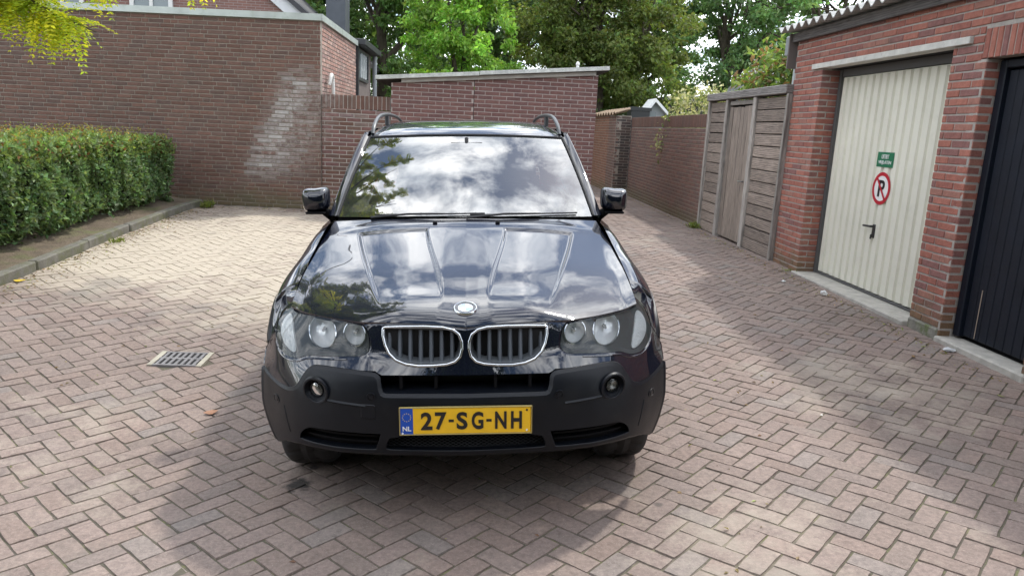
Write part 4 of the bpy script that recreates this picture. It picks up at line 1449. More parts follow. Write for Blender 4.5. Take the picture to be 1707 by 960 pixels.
def build_shrub(name, label, c, rad, n, size, cols, seed, cat='shrub'):
    r = np.random.default_rng(seed)
    bz = float(gz(c[0], c[1]))
    root = empty(name, (c[0], c[1], bz)); tag(root, label, cat)
    k = 46
    cl = np.array(c) + runit(r, k) * np.array(rad) * (.35 + .6 * r.random((k, 1)))
    st = MB()
    for q in range(k):
        s = np.array([c[0] + r.normal(0, .08), c[1] + r.normal(0, .08), bz])
        st.tube([s, s + (cl[q] - s) * .5 + r.normal(0, .06, 3), cl[q]], [.016, .01, .004], 5)
    st.build('stems', M_BARK, root)
    w = r.choice(k, n)
    P = cl[w] + runit(r, n) * np.abs(r.normal(.16, .08, (n, 1)))
    ci = r.integers(0, len(cols), n)
    t = np.array(cols)[ci] * np.exp(r.normal(0, .18, (n, 1)))
    V, F, T = leaves(P, runit(r, n) + np.array([0, 0, -.1]), runit(r, n) * .7 + np.array([0, 0, .6]), r.uniform(.7, 1.3, n) * size, .48, t)
    link('foliage', new_mesh('foliage', V - np.array(root.location), F, T), M_LEAF, root)


build_shrub('variegated_shrub', 'pale variegated shrub spilling over the alley wall', (4.35, 14.2, 1.80), (.85, 1.0, .75), 4600, .080, [(.32, .34, .17), (.42, .42, .26), (.16, .22, .07), (.50, .50, .36)], 81)
build_shrub('garden_shrub', 'leafy shrub with reddish young leaves rising above the wooden fence', (4.70, 11.2, 2.25), (.55, 1.5, .80), 3400, .115, [(.13, .21, .05), (.18, .28, .07), (.24, .15, .07), (.10, .17, .05), (.26, .34, .12)], 82)


def build_locust():
    """honey locust: feathery yellow-green crown over the yard, trunk outside the picture"""
    r = np.random.default_rng(91)
    bx, by = -5.35, 4.9; bz = float(gz(bx, by)) + .05
    root = empty('locust_tree', (bx, by, bz))
    tag(root, 'yellow-green feathery locust tree hanging into the top corner above the hedge', 'tree')
    w = MB()
    b0 = np.array([bx, by, bz])
    w.tube([b0, b0 + (0.1, .1, 1.2), b0 + (.25, .2, 2.6), b0 + (.7, .5, 4.0), b0 + (1.2, .9, 5.6)], [.17, .14, .12, .09, .03], 10)
    c = np.array([-2.75, 6.9, 5.3]); rad = np.array([1.95, 2.8, 1.8])
    tips = []; dirs = []
    for i in range(34):
        s = b0 + np.array([.25, .2, 2.6]) + (np.array([.95, .7, 3.0])) * r.uniform(0, 1)
        d = runit(r, 1)[0]
        e = c + d * rad * r.uniform(.55, 1.0)
        if e[2] < 3.2: e[2] = 3.2 + r.random()
        m1 = s + (e - s) * .45 + np.array([0, 0, .3]) + r.normal(0, .12, 3)
        w.tube([s, m1, e], [.045, .025, .006], 6)
        for q in range(9):
            st = s + (e - s) * r.uniform(.3, 1.0); en = st + runit(r, 1)[0] * r.uniform(.4, .9) * np.array([1, 1, .6])
            w.tube([st, (st + en) / 2 + r.normal(0, .04, 3), en], [.012, .008, .003], 4)
            for k in np.linspace(.15, 1, 11):
                tips.append(st + (en - st) * k); dirs.append(en - st)
    # the low limbs that reach into the picture
    def low(path, per, rad0):
        path = [np.array(p, float) for p in path]
        w.tube(path, list(np.linspace(rad0, .004, len(path))), 6)
        for a, b in zip(path[:-1], path[1:]):
            for k in np.linspace(0, 1, per, endpoint=False):
                tips.append(a + (b - a) * k); dirs.append(b - a)
    hub = b0 + np.array([.25, .2, 2.6])
    low([hub, (-4.2, 5.1, 2.95), (-3.5, 5.05, 2.62), (-3.0, 5.0, 2.36), (-2.62, 5.0, 2.16), (-2.36, 5.0, 2.06)], 9, .035)
    for (a, b_) in (((-3.5, 5.05, 2.62), (-2.75, 4.75, 2.42)), ((-3.3, 5.05, 2.5), (-2.68, 5.2, 2.24)), ((-3.1, 5.0, 2.42), (-2.72, 5.0, 2.05)), ((-3.3, 5.0, 2.52), (-2.95, 5.0, 2.10)),
                    ((-3.4, 5.0, 2.5), (-3.05, 5.0, 2.0)), ((-2.9, 5, 2.32), (-2.52, 5.05, 1.99)), ((-3.2, 5.1, 2.5), (-2.75, 5.3, 2.35)), ((-3.2, 5.0, 2.45), (-2.85, 4.9, 2.22)), ((-3.0, 5.0, 2.4), (-2.6, 4.9, 2.3))):
        low([a, (np.array(a) + np.array(b_)) / 2 + (0, 0, .04), b_], 8, .008)
    low([hub + (0.4, .3, 1.0), (-3.8, 5.1, 3.5), (-2.8, 5.0, 3.05), (-2.3, 5.0, 2.6), (-2.22, 5.0, 2.28)], 7, .03)
    low([hub + (0.4, .3, 1.2), (-3.6, 5.2, 3.7), (-2.4, 5.1, 3.2), (-1.85, 5.05, 2.75), (-1.7, 5.0, 2.36)], 7, .03)
    low([(-1.85, 5.05, 2.75), (-1.62, 5.0, 2.34)], 7, .01)
    w.build('trunk', M_BARK, root, smooth=True)
    tips = np.array(tips); dirs = np.array(dirs)
    # fronds: a drooping midrib with leaflet pairs
    per = 3
    low_ = tips[:, 2] < 3.0
    tips[low_] += np.array([-.07, 0, .045])
    tips = np.concatenate([tips, tips[low_] + r.normal(0, .03, (int(low_.sum()), 3)) + np.array([-.03, 0, .03])]); dirs = np.concatenate([dirs, dirs[low_]])
    P = np.repeat(tips, per, 0); B = np.repeat(dirs, per, 0)
    n = len(P)
    B = B / (np.linalg.norm(B, axis=1, keepdims=True) + 1e-6)
    D = B * .5 + runit(r, n) * .75; D[:, 2] -= .25
    D /= np.linalg.norm(D, axis=1, keepdims=True)
    Ln = r.uniform(.12, .24, n)
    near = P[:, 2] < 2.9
    Sd = np.cross(D, np.array([0, 0, 1.0])); Sd /= np.linalg.norm(Sd, axis=1, keepdims=True) + 1e-6
    Up = np.cross(Sd, D)
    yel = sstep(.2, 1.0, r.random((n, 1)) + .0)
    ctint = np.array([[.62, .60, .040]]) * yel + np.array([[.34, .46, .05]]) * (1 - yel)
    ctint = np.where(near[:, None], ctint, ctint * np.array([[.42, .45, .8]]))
    Vs = []; Fs = []; Ts = []; off = 0
    m = 9
    for q in range(m):
        t = (q + .6) / m
        for s in (-1, 1):
            base = P + D * (Ln * t)[:, None] - np.array([0, 0, 1]) * (Ln * t * t * .35)[:, None]
            d = Sd * s + D * .55 + r.normal(0, .12, (n, 3))
            sz = np.where(near, .040, .058) * (1 - .35 * abs(2 * t - 1)) * r.uniform(.85, 1.2, n)
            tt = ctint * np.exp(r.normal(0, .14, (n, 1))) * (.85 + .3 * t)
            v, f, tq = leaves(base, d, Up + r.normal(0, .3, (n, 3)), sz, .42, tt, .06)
            Vs.append(v); Fs.append(f + off); Ts.append(tq); off += len(v)
    me = new_mesh('crown', np.concatenate(Vs) - b0, np.concatenate(Fs), np.concatenate(Ts))
    print('locust leaflets', off // 4)
    link('crown', me, leaf_mat('leaf_locust', .5, .5), root)


build_locust()


def build_weeds():
    r = np.random.default_rng(95)
    for (x, y, hgt, n, lab) in ((-3.95, 11.45, .16, 90, 'small weed tuft in the corner where kerb meets brick wall'),
                                (3.58, 11.45, .13, 120, 'mossy weed tuft at the foot of the fence post by the alley wall'),
                                (-3.98, 8.6, .08, 60, 'low weed tuft growing against the kerb'),
                                (3.60, 7.98, .04, 40, 'tiny weed at the foot of the garage pier')):
        z = float(gz(x, y))
        P = np.stack([x + r.normal(0, .035, n), y + r.normal(0, .05, n), np.full(n, z)], 1)
        D = runit(r, n) * .7 + np.array([0, 0, 1.0])
        V, F, T = leaves(P, D, runit(r, n), r.uniform(.4, 1.0, n) * hgt, .22, tone(r, n, (.16, .20, .045), .25))
        o = link('weed_tuft', new_mesh('weed_tuft', V - np.array((x, y, z)), F, T), M_LEAF)
        o.location = (x, y, z)
        tag(o, lab, 'weed')


build_weeds()


# ------------------------------------------------------------------ gully and litter
def build_drain():
    x0, x1, y0, y1 = -2.140, -1.780, 4.918, 5.195
    z = float(gz(-1.96, 5.05)) + .004
    root = empty('drain_grate', (-1.96, 5.05, z))
    tag(root, 'square metal drain grate set in the paving left of the car', 'drain')
    iron = mat('cast_iron', (.22, .21, .21), .55, metal=.4, noise=(20, .25), bump=(60, .4), space='World')
    MB().box(x0 + .02, x1 - .02, y0 + .02, y1 - .02, z - .010, z + .0015).build('pit_shade_plate', M_DARK, root)  # black plate painting the shade of an open pit below the bars
    rim = mat('rim_sandy', (.36, .335, .27), .9, noise=(15, .25), space='World')
    for (a, b, c, d) in ((x0, x0 + .035, y0, y1), (x1 - .035, x1, y0, y1)):
        MB().box(a, b, c, d, z - .02, z + .0055).build('rim', rim, root)
    for (c, d) in ((y0, y0 + .02), (y1 - .03, y1 - .012), ((y0 + y1) / 2 - .012, (y0 + y1) / 2 + .012)):
        MB().box(x0 + .0352, x1 - .0352, c, d, z - .02, z + .0068).build('cross_bar', iron, root)
    e_ = .1; root.rotation_euler = (math.atan(float(gz(-1.96, 5.05 + e_) - gz(-1.96, 5.05 - e_)) / (2 * e_)), -math.atan(float(gz(-1.96 + e_, 5.05) - gz(-1.96 - e_, 5.05)) / (2 * e_)), 0)
    n = 7; xa, xb = x0 + .036, x1 - .036
    for i in range(n):
        xc = xa + (xb - xa) * (i + .5) / n
        for (c, d) in ((y0 + .0202, (y0 + y1) / 2 - .0122), ((y0 + y1) / 2 + .0122, y1 - .0302)):
            MB().box(xc - .0100, xc + .0100, c, d, z - .02, z + .006).build('bar', iron, root)


build_drain()


def crumple(name, x, y, size, mt, label, cat, seed, flat=.5, nsub=2):
    r = np.random.default_rng(seed)
    import bmesh
    bm = bmesh.new(); bmesh.ops.create_icosphere(bm, subdivisions=nsub, radius=size)
    for v in bm.verts:
        k = 1 + r.normal(0, .22); v.co.x *= k; v.co.y *= k; v.co.z *= flat * k
    zmin = min(v.co.z for v in bm.verts)
    for v in bm.verts: v.co.z -= zmin
    me = bpy.data.meshes.new(name); bm.to_mesh(me); bm.free()
    o = link(name, me, mt); o.location = (x, y, float(gz(x, y)) - .001)
    tag(o, label, cat)


def flat_leaf(x, y, size, colour, label, seed, ang=0.0):
    r = np.random.default_rng(seed)
    v = []; n = 12
    prof = [0, .32, .48, .5, .42, .24, 0]
    for s in (1, -1):
        for k in (range(7) if s > 0 else range(5, 0, -1)):
            t = k / 6
            v.append(((t - .5) * size, s * prof[k] * size * .55 * (1 + r.normal(0, .08)), .004 + abs(t - .45) * size * .28 + (.10 * size if s > 0 else .03 * size) * prof[k] * 2))
    top = len(v)
    v2 = [(a, b, c - .0015) for a, b, c in v]
    f = [tuple(range(top)), tuple(range(top, 2 * top))[::-1]] + [(i, (i + 1) % top, top + (i + 1) % top, top + i)[::-1] for i in range(top)]
    m = MB().add(v + v2, f)
    o = m.build('fallen_leaf', mat('dry_leaf_%d' % seed, colour, .7, noise=(40, .25)))
    o.location = (x, y, float(gz(x, y)) + .001); o.rotation_euler = (0, 0, ang)
    tag(o, label, 'leaf')


crumple('crumpled_paper', 3.47, 6.82, .030, mat('paper_white', (.78, .80, .80), .7), 'crumpled white paper scrap on the paving in front of the cream garage door', 'litter', 1, .9)
crumple('plastic_wrapper', 3.60, 5.08, .040, mat('wrapper_pale', (.62, .63, .64), .4), 'flattened pale wrapper lying in front of the dark blue door', 'litter', 2, .3)
crumple('paper_scrap', 3.33, 7.42, .020, MATS['paper_white'], 'tiny white paper scrap farther from the doors than the crumpled paper', 'litter', 3, .4)
flat_leaf(-4.03, 6.79, .10, (.62, .44, .03), 'bright yellow fallen leaf against the kerb', 4, .3)
flat_leaf(-1.465, 4.18, .085, (.33, .17, .10), 'curled brown fallen leaf on the paving beside the car', 5, .5)
flat_leaf(3.25, 4.95, .05, (.26, .16, .07), 'small brown leaf on the paving near the dark blue door', 6, 1.1)
flat_leaf(3.35, 4.18, .05, (.20, .22, .06), 'small greenish leaf on the paving at the right edge', 7, 2.0)
flat_leaf(2.1, 3.95, .022, (.75, .74, .70), 'tiny whitish leaf scrap on the sunlit paving right of the car', 8, .7)
flat_leaf(2.9, 5.55, .045, (.30, .22, .06), 'small tan leaf on the paving in front of the pier between the doors', 9, 2.6)


def build_reflection_screen():
    """tall evergreen screen on the far side of the yard, behind the camera; it darkens what the car's nose mirrors"""
    r = np.random.default_rng(97)
    root = empty('added_dark_screen', (0, -4.6, .2))  # added for its effect: gives the car paint something dark to mirror
    tag(root, 'added tall dark leafy screen, unseen behind the viewer, for the car to mirror', 'hedge')
    n = 24000
    X = r.uniform(-11, 11, n); Z = r.uniform(.2, 5.6, n)
    Y = -4.1 + .16 * np.sin(X * 2.3) + .10 * np.sin(X * 6.1 + Z * 3) - np.abs(r.normal(0, .12, n)) - .5 * sstep(4.4, 5.8, Z)
    P = np.stack([X, Y, Z], 1)
    V, F, T = leaves(P, runit(r, n) + np.array([0, .4, .3]), runit(r, n) * .8 + np.array([0, .7, .2]), r.uniform(.10, .20, n), .5, tone(r, n, (.035, .06, .02), .3))
    link('foliage', new_mesh('foliage', V - np.array(root.location), F, T), M_LEAF, root)
    MB().box(-11, 11, -5.6, -4.45, .1, 5.0).build('inner_shade', MATS['core_shade'], root)


build_reflection_screen()


def build_litter():
    """dry crumbs and leaf bits swept against kerb, walls and thresholds"""
    r = np.random.default_rng(99)
    pts = []
    for (a, b, n, sp, side) in (((-4.08, 5.8), (-4.08, 11.6), 900, .16, (1, 0)), ((-4.0, 11.62), (1.9, 11.62), 500, .10, (0, -1)), ((3.56, 4.4), (3.56, 11.4), 420, .10, (-1, 0)), ((3.58, 11.5), (3.58, 17), 200, .06, (-1, 0)), ((1.2, 2.0), (3.4, 8.0), 90, 1.0, (-1, 0)), ((-3.8, 2.5), (-1.0, 9.5), 90, .9, (1, 0))):
        t = r.random(n); q = np.abs(r.normal(0, sp, n)) * (.4 + r.random(n))
        x = a[0] + (b[0] - a[0]) * t + side[0] * q; y = a[1] + (b[1] - a[1]) * t + side[1] * q
        pts.append(np.stack([x, y], 1))
    P = np.concatenate(pts)
    P = P[(P[:, 0] > -4.09) & (P[:, 0] < 3.62)]
    n = len(P)
    z = gz(P[:, 0], P[:, 1]) + .0015
    D = runit(r, n); D[:, 2] = np.abs(D[:, 2]) * .18
    Nn = np.tile(np.array([0, 0, 1.0]), (n, 1)) + r.normal(0, .2, (n, 3))
    t = tone(r, n, (.22, .16, .085), .35)
    g = r.random(n) < .25; t[g] = tone(r, int(g.sum()), (.22, .24, .07), .25)
    V, F, T = leaves(np.column_stack([P, z]), D, Nn, r.uniform(.012, .036, n), .5, t, .10)
    o = link('leaf_litter', new_mesh('leaf_litter', V, F, T), M_LEAF)
    tag(o, 'dry leaf crumbs and bits scattered along kerb and walls', 'leaf litter', kind='stuff')


build_litter()


def build_end_hedge():
    r = np.random.default_rng(98)
    root = empty('boundary_hedge', (2.6, 23.6, .2))
    tag(root, 'dark boundary hedge closing the far end of the alley below the trees', 'hedge')
    n = 9000
    X = r.uniform(-2.5, 9.5, n); Z = .2 + 2.1 * r.random(n) ** .8
    Y = 23.3 + np.abs(r.normal(0, .12, n)) + .08 * np.sin(X * 4 + Z * 3) + .3 * sstep(1.7, 2.4, Z)
    V, F, T = leaves(np.stack([X, Y, Z], 1), runit(r, n) + np.array([0, -.4, .2]), runit(r, n) * .8 + np.array([0, -.7, .3]), r.uniform(.07, .14, n), .55, tone(r, n, (.075, .12, .04), .3))
    link('foliage', new_mesh('foliage', V - np.array(root.location), F, T), M_LEAF, root)
    MB().box(-2.4, 9.4, 23.55, 24.2, .1, 2.1).build('inner_shade', MATS['core_shade'], root)


build_end_hedge()


# ------------------------------------------------------------------ the car (local frame: x across, y back from the nose, z up)
CAR = empty('parked_car', (.042, 2.786, 0.0), (0, math.radians(-2.5), 0))
tag(CAR, 'dark blue-black off-road estate car parked facing the camera on the herringbone paving', 'car')
M_PAINT = mat('paint_midnight', (.003, .0045, .012), .35, coat=1.0, coat_rough=.014, coat_ior=1.78, spec=.08)
M_PLASTIC = mat('bumper_plastic', (.0045, .0058, .0090), .40, spec=.28, noise=(40, .12), bump=(350, .10), rough_var=.07, mottles=[(5, (.012, .0125, .014), .52, .5), (60, (.028, .027, .026), .68, .35)])
M_PLASTIC_DK = mat('plastic_dark', (.004, .004, .005), .7, spec=.15)
M_CHROME = mat('chrome', (.62, .64, .66), .14, metal=1.0)
M_REFL = mat('reflector', (.93, .94, .95), .18, metal=.0, bump=(60, .45), spec=1.0, coat=1.0, coat_ior=2.2)
M_RUBBER = mat('rubber', (.030, .030, .031), .8, noise=(30, .2))
M_GLASS_WS = glass_mat('windscreen_glass', (.55, .68, .60), 3.7, .006, opac=.03)
M_GLASS_SD = glass_mat('side_glass', (.10, .12, .11), 1.5)
M_GLASS_HL = glass_mat('lamp_glass', (.96, .97, .97), 1.42, .012, opac=.035)  # opac adds a pale diffuse veil for sky mirrored in the lens
M_CABIN = mat('cabin_dark', (.022, .022, .024), .8)
M_SEAT = mat('seat_grey', (.05, .05, .052), .85)


def cbuild(m, name, mt, parent=None, smooth=True, sharp=35):
    return m.build(name, mt, parent or CAR, smooth=smooth, sharp=sharp, origin=(0, 0, 0))


LV = [.12, .17, .30, .40, .51, .60, .70, .82, .90]
LX = [.855, .868, .905, .925, .925, .918, .90, .86, .83]
LP = [[(0, .16), (.345, .17), (.5, .19), (.6, .22), (.7, .27), (.78, .35), (.82, .41), (.855, .47)],
      [(0, .10), (.345, .11), (.5, .13), (.6, .165), (.7, .225), (.78, .31), (.82, .37), (.85, .42), (.868, .46)],
      [(0, .02), (.345, .035), (.5, .06), (.6, .10), (.7, .165), (.78, .25), (.84, .33), (.88, .39), (.905, .43)],
      [(0, 0), (.345, .018), (.5, .05), (.6, .09), (.7, .155), (.78, .235), (.85, .33), (.9, .40), (.925, .44)],
      [(0, 0), (.345, .02), (.5, .055), (.6, .10), (.7, .165), (.78, .25), (.85, .345), (.9, .42), (.925, .47)],
      [(0, .025), (.345, .035), (.5, .075), (.6, .125), (.7, .20), (.78, .285), (.84, .37), (.885, .45), (.918, .52)],
      [(0, .06), (.386, .10), (.5, .145), (.6, .20), (.7, .27), (.78, .34), (.84, .42), (.88, .51), (.90, .58)],
      [(0, .09), (.424, .16), (.5, .20), (.6, .27), (.70, .355), (.752, .42), (.80, .50), (.84, .58), (.86, .64)],
      [(0, .12), (.424, .21), (.5, .25), (.6, .33), (.70, .42), (.752, .49), (.80, .58), (.83, .66)]]
_sf = np.linspace(0, 1, 301); _zf = np.linspace(.12, .90, 201)
_lev = np.array([pchip([p[0] / LX[i] for p in LP[i]], [p[1] for p in LP[i]])(_sf) for i in range(len(LV))])
_tab = np.stack([pchip(LV, _lev[:, j])(_zf) for j in range(len(_sf))], 1)
_xmax = pchip(LV, LX)


def ynose(x, z):
    x = np.abs(np.asarray(x, float)); z = np.clip(np.asarray(z, float), .12, .8999)
    s = np.clip(x / _xmax(z), 0, .9999) * 300; t = (z - .12) / .78 * 200
    i = s.astype(int); j = np.clip(t.astype(int), 0, 199); fs = s - i; ft = t - j
    return (_tab[j, i] * (1 - fs) * (1 - ft) + _tab[j, i + 1] * fs * (1 - ft) + _tab[j + 1, i] * (1 - fs) * ft + _tab[j + 1, i + 1] * fs * ft)


def chaikin(p, it=2, closed=True):
    p = [np.array(q, float) for q in p]
    for _ in range(it):
        q = []
        n = len(p)
        for i in range(n if closed else n - 1):
            a, b = p[i], p[(i + 1) % n]
            q += [a * .75 + b * .25, a * .25 + b * .75]
        if not closed: q = [p[0]] + q + [p[-1]]
        p = q
    return p


def densify(p, step):
    out = []
    n = len(p)
    for i in range(n):
        a = np.array(p[i], float); b = np.array(p[(i + 1) % n], float)
        k = max(1, int(math.ceil(np.linalg.norm(b - a) / step)))
        out += [a + (b - a) * t / k for t in range(k)]
    return out


def inside(pt, poly):
    x, y = pt; c = False; n = len(poly); j = n - 1
    for i in range(n):
        xi, yi = poly[i]; xj, yj = poly[j]
        if (yi > y) != (yj > y) and x < (xj - xi) * (y - yi) / (yj - yi) + xi: c = not c
        j = i
    return c


def inside_np(P, poly):
    poly = np.array(poly); c = np.zeros(len(P), bool)
    x, y = P[:, 0], P[:, 1]
    xi, yi = poly[:, 0], poly[:, 1]; xj, yj = np.roll(xi, 1), np.roll(yi, 1)
    for a, b, cc, d in zip(xi, yi, xj, yj):
        if b == d: continue
        m = ((b > y) != (d > y)) & (x < (cc - a) * (y - b) / (d - b) + a)
        c ^= m
    return c


def area(p):
    p = np.array(p); x, y = p[:, 0], p[:, 1]
    return .5 * float(np.sum(x * np.roll(y, -1) - np.roll(x, -1) * y))


def circle(cx, cz, r, n=28):
    return [(cx + r * math.cos(2 * math.pi * k / n), cz + r * math.sin(2 * math.pi * k / n)) for k in range(n)]


def panel(name, outer, mt, parent=None, holes=(), off=0.0, skirt=.02, cham=.005, step=.022, bstep=.011, surf=ynose, mirror=False, hole_skirt=None, sharp=28):
    """a skin cut out of a front-view outline and laid on the surface y=surf(x, z), with turned-in edges"""
    loops = [densify(outer, bstep)] + [densify(h, bstep) for h in holes]
    if area(loops[0]) < 0: loops[0] = loops[0][::-1]
    for i in range(1, len(loops)):
        if area(loops[i]) > 0: loops[i] = loops[i][::-1]
    pts = []; edges = []
    for lp in loops:
        n0 = len(pts); pts += [tuple(q) for q in lp]
        edges += [(n0 + i, n0 + (i + 1) % len(lp)) for i in range(len(lp))]
    A = np.array(loops[0])
    gx = np.arange(A[:, 0].min(), A[:, 0].max(), step); gzz = np.arange(A[:, 1].min(), A[:, 1].max(), step)
    G = np.array([(x + (step / 2 if k % 2 else 0), z) for k, z in enumerate(gzz) for x in gx])
    if len(G):
        ok = inside_np(G, loops[0])
        for lp in loops[1:]: ok &= ~inside_np(G, lp)
        G = G[ok]
        B = np.array(pts)
        if len(G):
            d = np.min(np.linalg.norm(G[:, None, :] - B[None, :, :], axis=2), axis=1)
            G = G[d > step * .45]
            pts += [tuple(q) for q in G]
    res = delaunay_2d_cdt([Vector(p) for p in pts], edges, [], 0, 1e-6)
    V2 = np.array([(v.x, v.y) for v in res[0]]); tri = [tuple(f) for f in res[2]]
    C = np.array([V2[list(f)].mean(0) for f in tri])
    ok = inside_np(C, loops[0])
    for lp in loops[1:]: ok &= ~inside_np(C, lp)
    tri = [f for f, k in zip(tri, ok) if k]
    fx = []
    for f in tri:
        a, b, c = (V2[k] for k in f)
        fx.append(f if (b[0] - a[0]) * (c[1] - a[1]) - (b[1] - a[1]) * (c[0] - a[0]) > 0 else f[::-1])
    Y = surf(V2[:, 0], V2[:, 1]) - off
    v = np.stack([V2[:, 0], Y, V2[:, 1]], 1)
    m = MB().add(v, fx)
    for i, lp in enumerate(loops):
        sk = skirt if i == 0 else (hole_skirt if hole_skirt is not None else skirt)
        if not sk: continue
        p = np.array(lp); n = len(p)
        t = np.roll(p, -1, 0) - np.roll(p, 1, 0); t /= np.linalg.norm(t, axis=1, keepdims=True) + 1e-9
        o = np.stack([t[:, 1], -t[:, 0]], 1)          # outward for ccw outer loop, into the hole for cw holes
        y0 = surf(p[:, 0], p[:, 1]) - off
        ch_ = cham if i == 0 else min(cham, .0025)
        q = p + o * ch_
        r0 = np.stack([p[:, 0], y0, p[:, 1]], 1); r1 = np.stack([q[:, 0], y0 + ch_, q[:, 1]], 1); r2 = np.stack([q[:, 0], y0 + sk, q[:, 1]], 1)
        ff = []
        for a, b in ((0, n), (n, 2 * n)):
            for k in range(n):
                k2 = (k + 1) % n
                ff.append((a + k, b + k, b + k2, a + k2))
        m.add(np.concatenate([r0, r1, r2]), ff)
    if mirror:
        m.v = [(-x, y, z) for x, y, z in m.v]; m.f = [f[::-1] for f in m.f]
    return cbuild(m, name, mt, parent, sharp=sharp)


def mirror_loop(chain):
    """half outline from the centre line round to the centre line -> closed loop"""
    left = [(-x, z) for x, z in chain[::-1] if abs(x) > 1e-6]
    return list(chain) + left


def both(fn):
    for s in (1, -1): fn(s)


# ---- hood
_hf = pchip([0, .424, .5, .6, .70, .752, .772], [.088, .158, .198, .266, .350, .415, .440])
_zfr = pchip([0, .05, .12, .3, .42, .6, .772], [.808, .812, .820, .822, .819, .816, .818])
_hr = pchip([0, .4, .772], [1.245, 1.265, 1.335])
_zr = pchip([0, .4, .772], [1.106, 1.102, 1.082])
_xe = pchip([.40, .60, .8, 1.0, 1.25, 1.34], [.772, .770, .764, .757, .736, .727])
_G = pchip([0, .006, .016, .032, .07, .14, .22, .33, .6, 1.0], [0, .050, .098, .140, .190, .257, .32, .415, .635, 1.0])
_Go = pchip([0, .02, .07, .14, .22, .33, .6, 1.0], [0, .035, .105, .19, .28, .39, .625, 1.0])
_rin = pchip([.30, .35, 1.08, 1.3], [.094, .098, .197, .21]); _rout = pchip([.15, .2, 1.08, 1.3], [.345, .358, .565, .60])


def hood(u, v):
    x0 = np.abs(u) * .772
    yf = _hf(x0); y = yf + (_hr(x0) - yf) * v
    x = np.abs(u) * _xe(np.clip(y, .4, 1.34))
    x = np.where(v < .15, x0 * (1 - v / .15) + x * v / .15, x)
    wo = sstep(.24, .46, x0)
    z = _zfr(x0) + (_zr(x0) - _zfr(x0)) * (_G(v) * (1 - wo) + _Go(v) * wo)
    z = z + .012 * (1 - np.abs(u) ** 2) * np.sin(np.pi * v)
    # sunken fields either side of the centre line, shallow crease towards the front
    a = np.abs(x); w = .015
    k = sstep(0, w, a - _rin(y)) * sstep(0, w * 1.2, _rout(y) - a) * sstep(0, w, 1.10 - y) * sstep(.16, .50, y)
    z = z - .0100 * k
    # slight raised lip before the screen
    z = z + .004 * np.exp(-((y - 1.17) / .05) ** 2) * (1 - np.abs(u) ** 4)
    return np.sign(u) * x, y, z


def build_hood():
    us = np.linspace(-1, 1, 251); vs = np.concatenate([np.linspace(0, .06, 24)[:-1], np.linspace(.06, .2, 16)[:-1], np.linspace(.2, 1, 90)])
    U, V = np.meshgrid(us, vs)
    X, Y, Z = hood(U, V)
    P = np.stack([X, Y, Z], -1)
    m = MB(); n, k = P.shape[:2]
    f = [(i * k + j, i * k + j + 1, (i + 1) * k + j + 1, (i + 1) * k + j) for i in range(n - 1) for j in range(k - 1)]
    m.add(P.reshape(-1, 3), f)
    # turned-down edges
    for ring, d in ((P[0], (0, .004, -.016)), (P[:, 0][::-1], (.004, 0, -.016)), (P[:, -1], (-.004, 0, -.016)), (P[-1][::-1], (0, -.004, -.02))):
        q = ring + np.array(d); L_ = len(ring)
        m.add(np.concatenate([ring, q]), [(i + 1, i, L_ + i, L_ + i + 1) for i in range(L_ - 1)])
    cbuild(m, 'hood', M_PAINT, sharp=45)
    # round badge on the nose of the hood
    x, y, z = hood(np.array([0.0]), np.array([.062])); x2, y2, z2 = hood(np.array([0.0]), np.array([.078]))
    d = np.array([0, float(y2[0] - y[0]), float(z2[0] - z[0])]); d /= np.linalg.norm(d)
    nrm = np.array([0, -d[2], d[1]]); c = np.array([0, float(y[0] + y2[0]) / 2, float(z[0] + z2[0]) / 2]) + nrm * .002
    ex = np.array([1.0, 0, 0])

    def ring(prof, name, mt, a0=0, a1=2 * math.pi, seg=40, par=None, sm=True):
        full = abs(a1 - a0 - 2 * math.pi) < 1e-6
        v = []; f = []; kk = seg if full else seg + 1
        for (r_, h_) in prof:
            for q in range(kk):
                w = a0 + (a1 - a0) * q / seg
                v.append(c + ex * r_ * math.cos(w) + d * r_ * math.sin(w) + nrm * h_)
        for i in range(len(prof) - 1):
            for q in range(seg):
                q2 = (q + 1) % kk
                f.append((i * kk + q, i * kk + q2, (i + 1) * kk + q2, (i + 1) * kk + q)[::-1])
        return cbuild(MB().add(v, f), name, mt, par, smooth=sm)
    e = ring([(.0005, .003), (.045, .003), (.047, 0)], 'emblem', mat('badge_black', (.010, .011, .014), .25, coat=1.0))
    ring([(.043, .0032), (.044, .006), (.047, .0065), (.049, .004), (.050, -.002)], 'outer_ring', M_CHROME, par=e)
    ring([(.0285, .0032), (.029, .005), (.031, .005), (.0315, .0032)], 'inner_ring', M_CHROME, par=e)
    wq = mat('badge_white', (.80, .80, .80), .25, coat=1.0); bq = mat('badge_blue', (.28, .42, .66), .25, coat=1.0)
    for k_ in range(4):
        ring([(.0005, .0046), (.0292, .0040)], 'quadrant', bq if k_ in (1, 3) else wq, k_ * math.pi / 2, (k_ + 1) * math.pi / 2, 10, e)
    # washer jets
    for s in (-1, 1):
        x, y, z = hood(np.array([.225 * s]), np.array([.925]))
        cbuild(MB().box(float(x[0]) - .012, float(x[0]) + .012, float(y[0]) - .012, float(y[0]) + .012, float(z[0]) - .005, float(z[0]) + .010, .004), 'washer_jet', M_PLASTIC_DK)


build_hood()

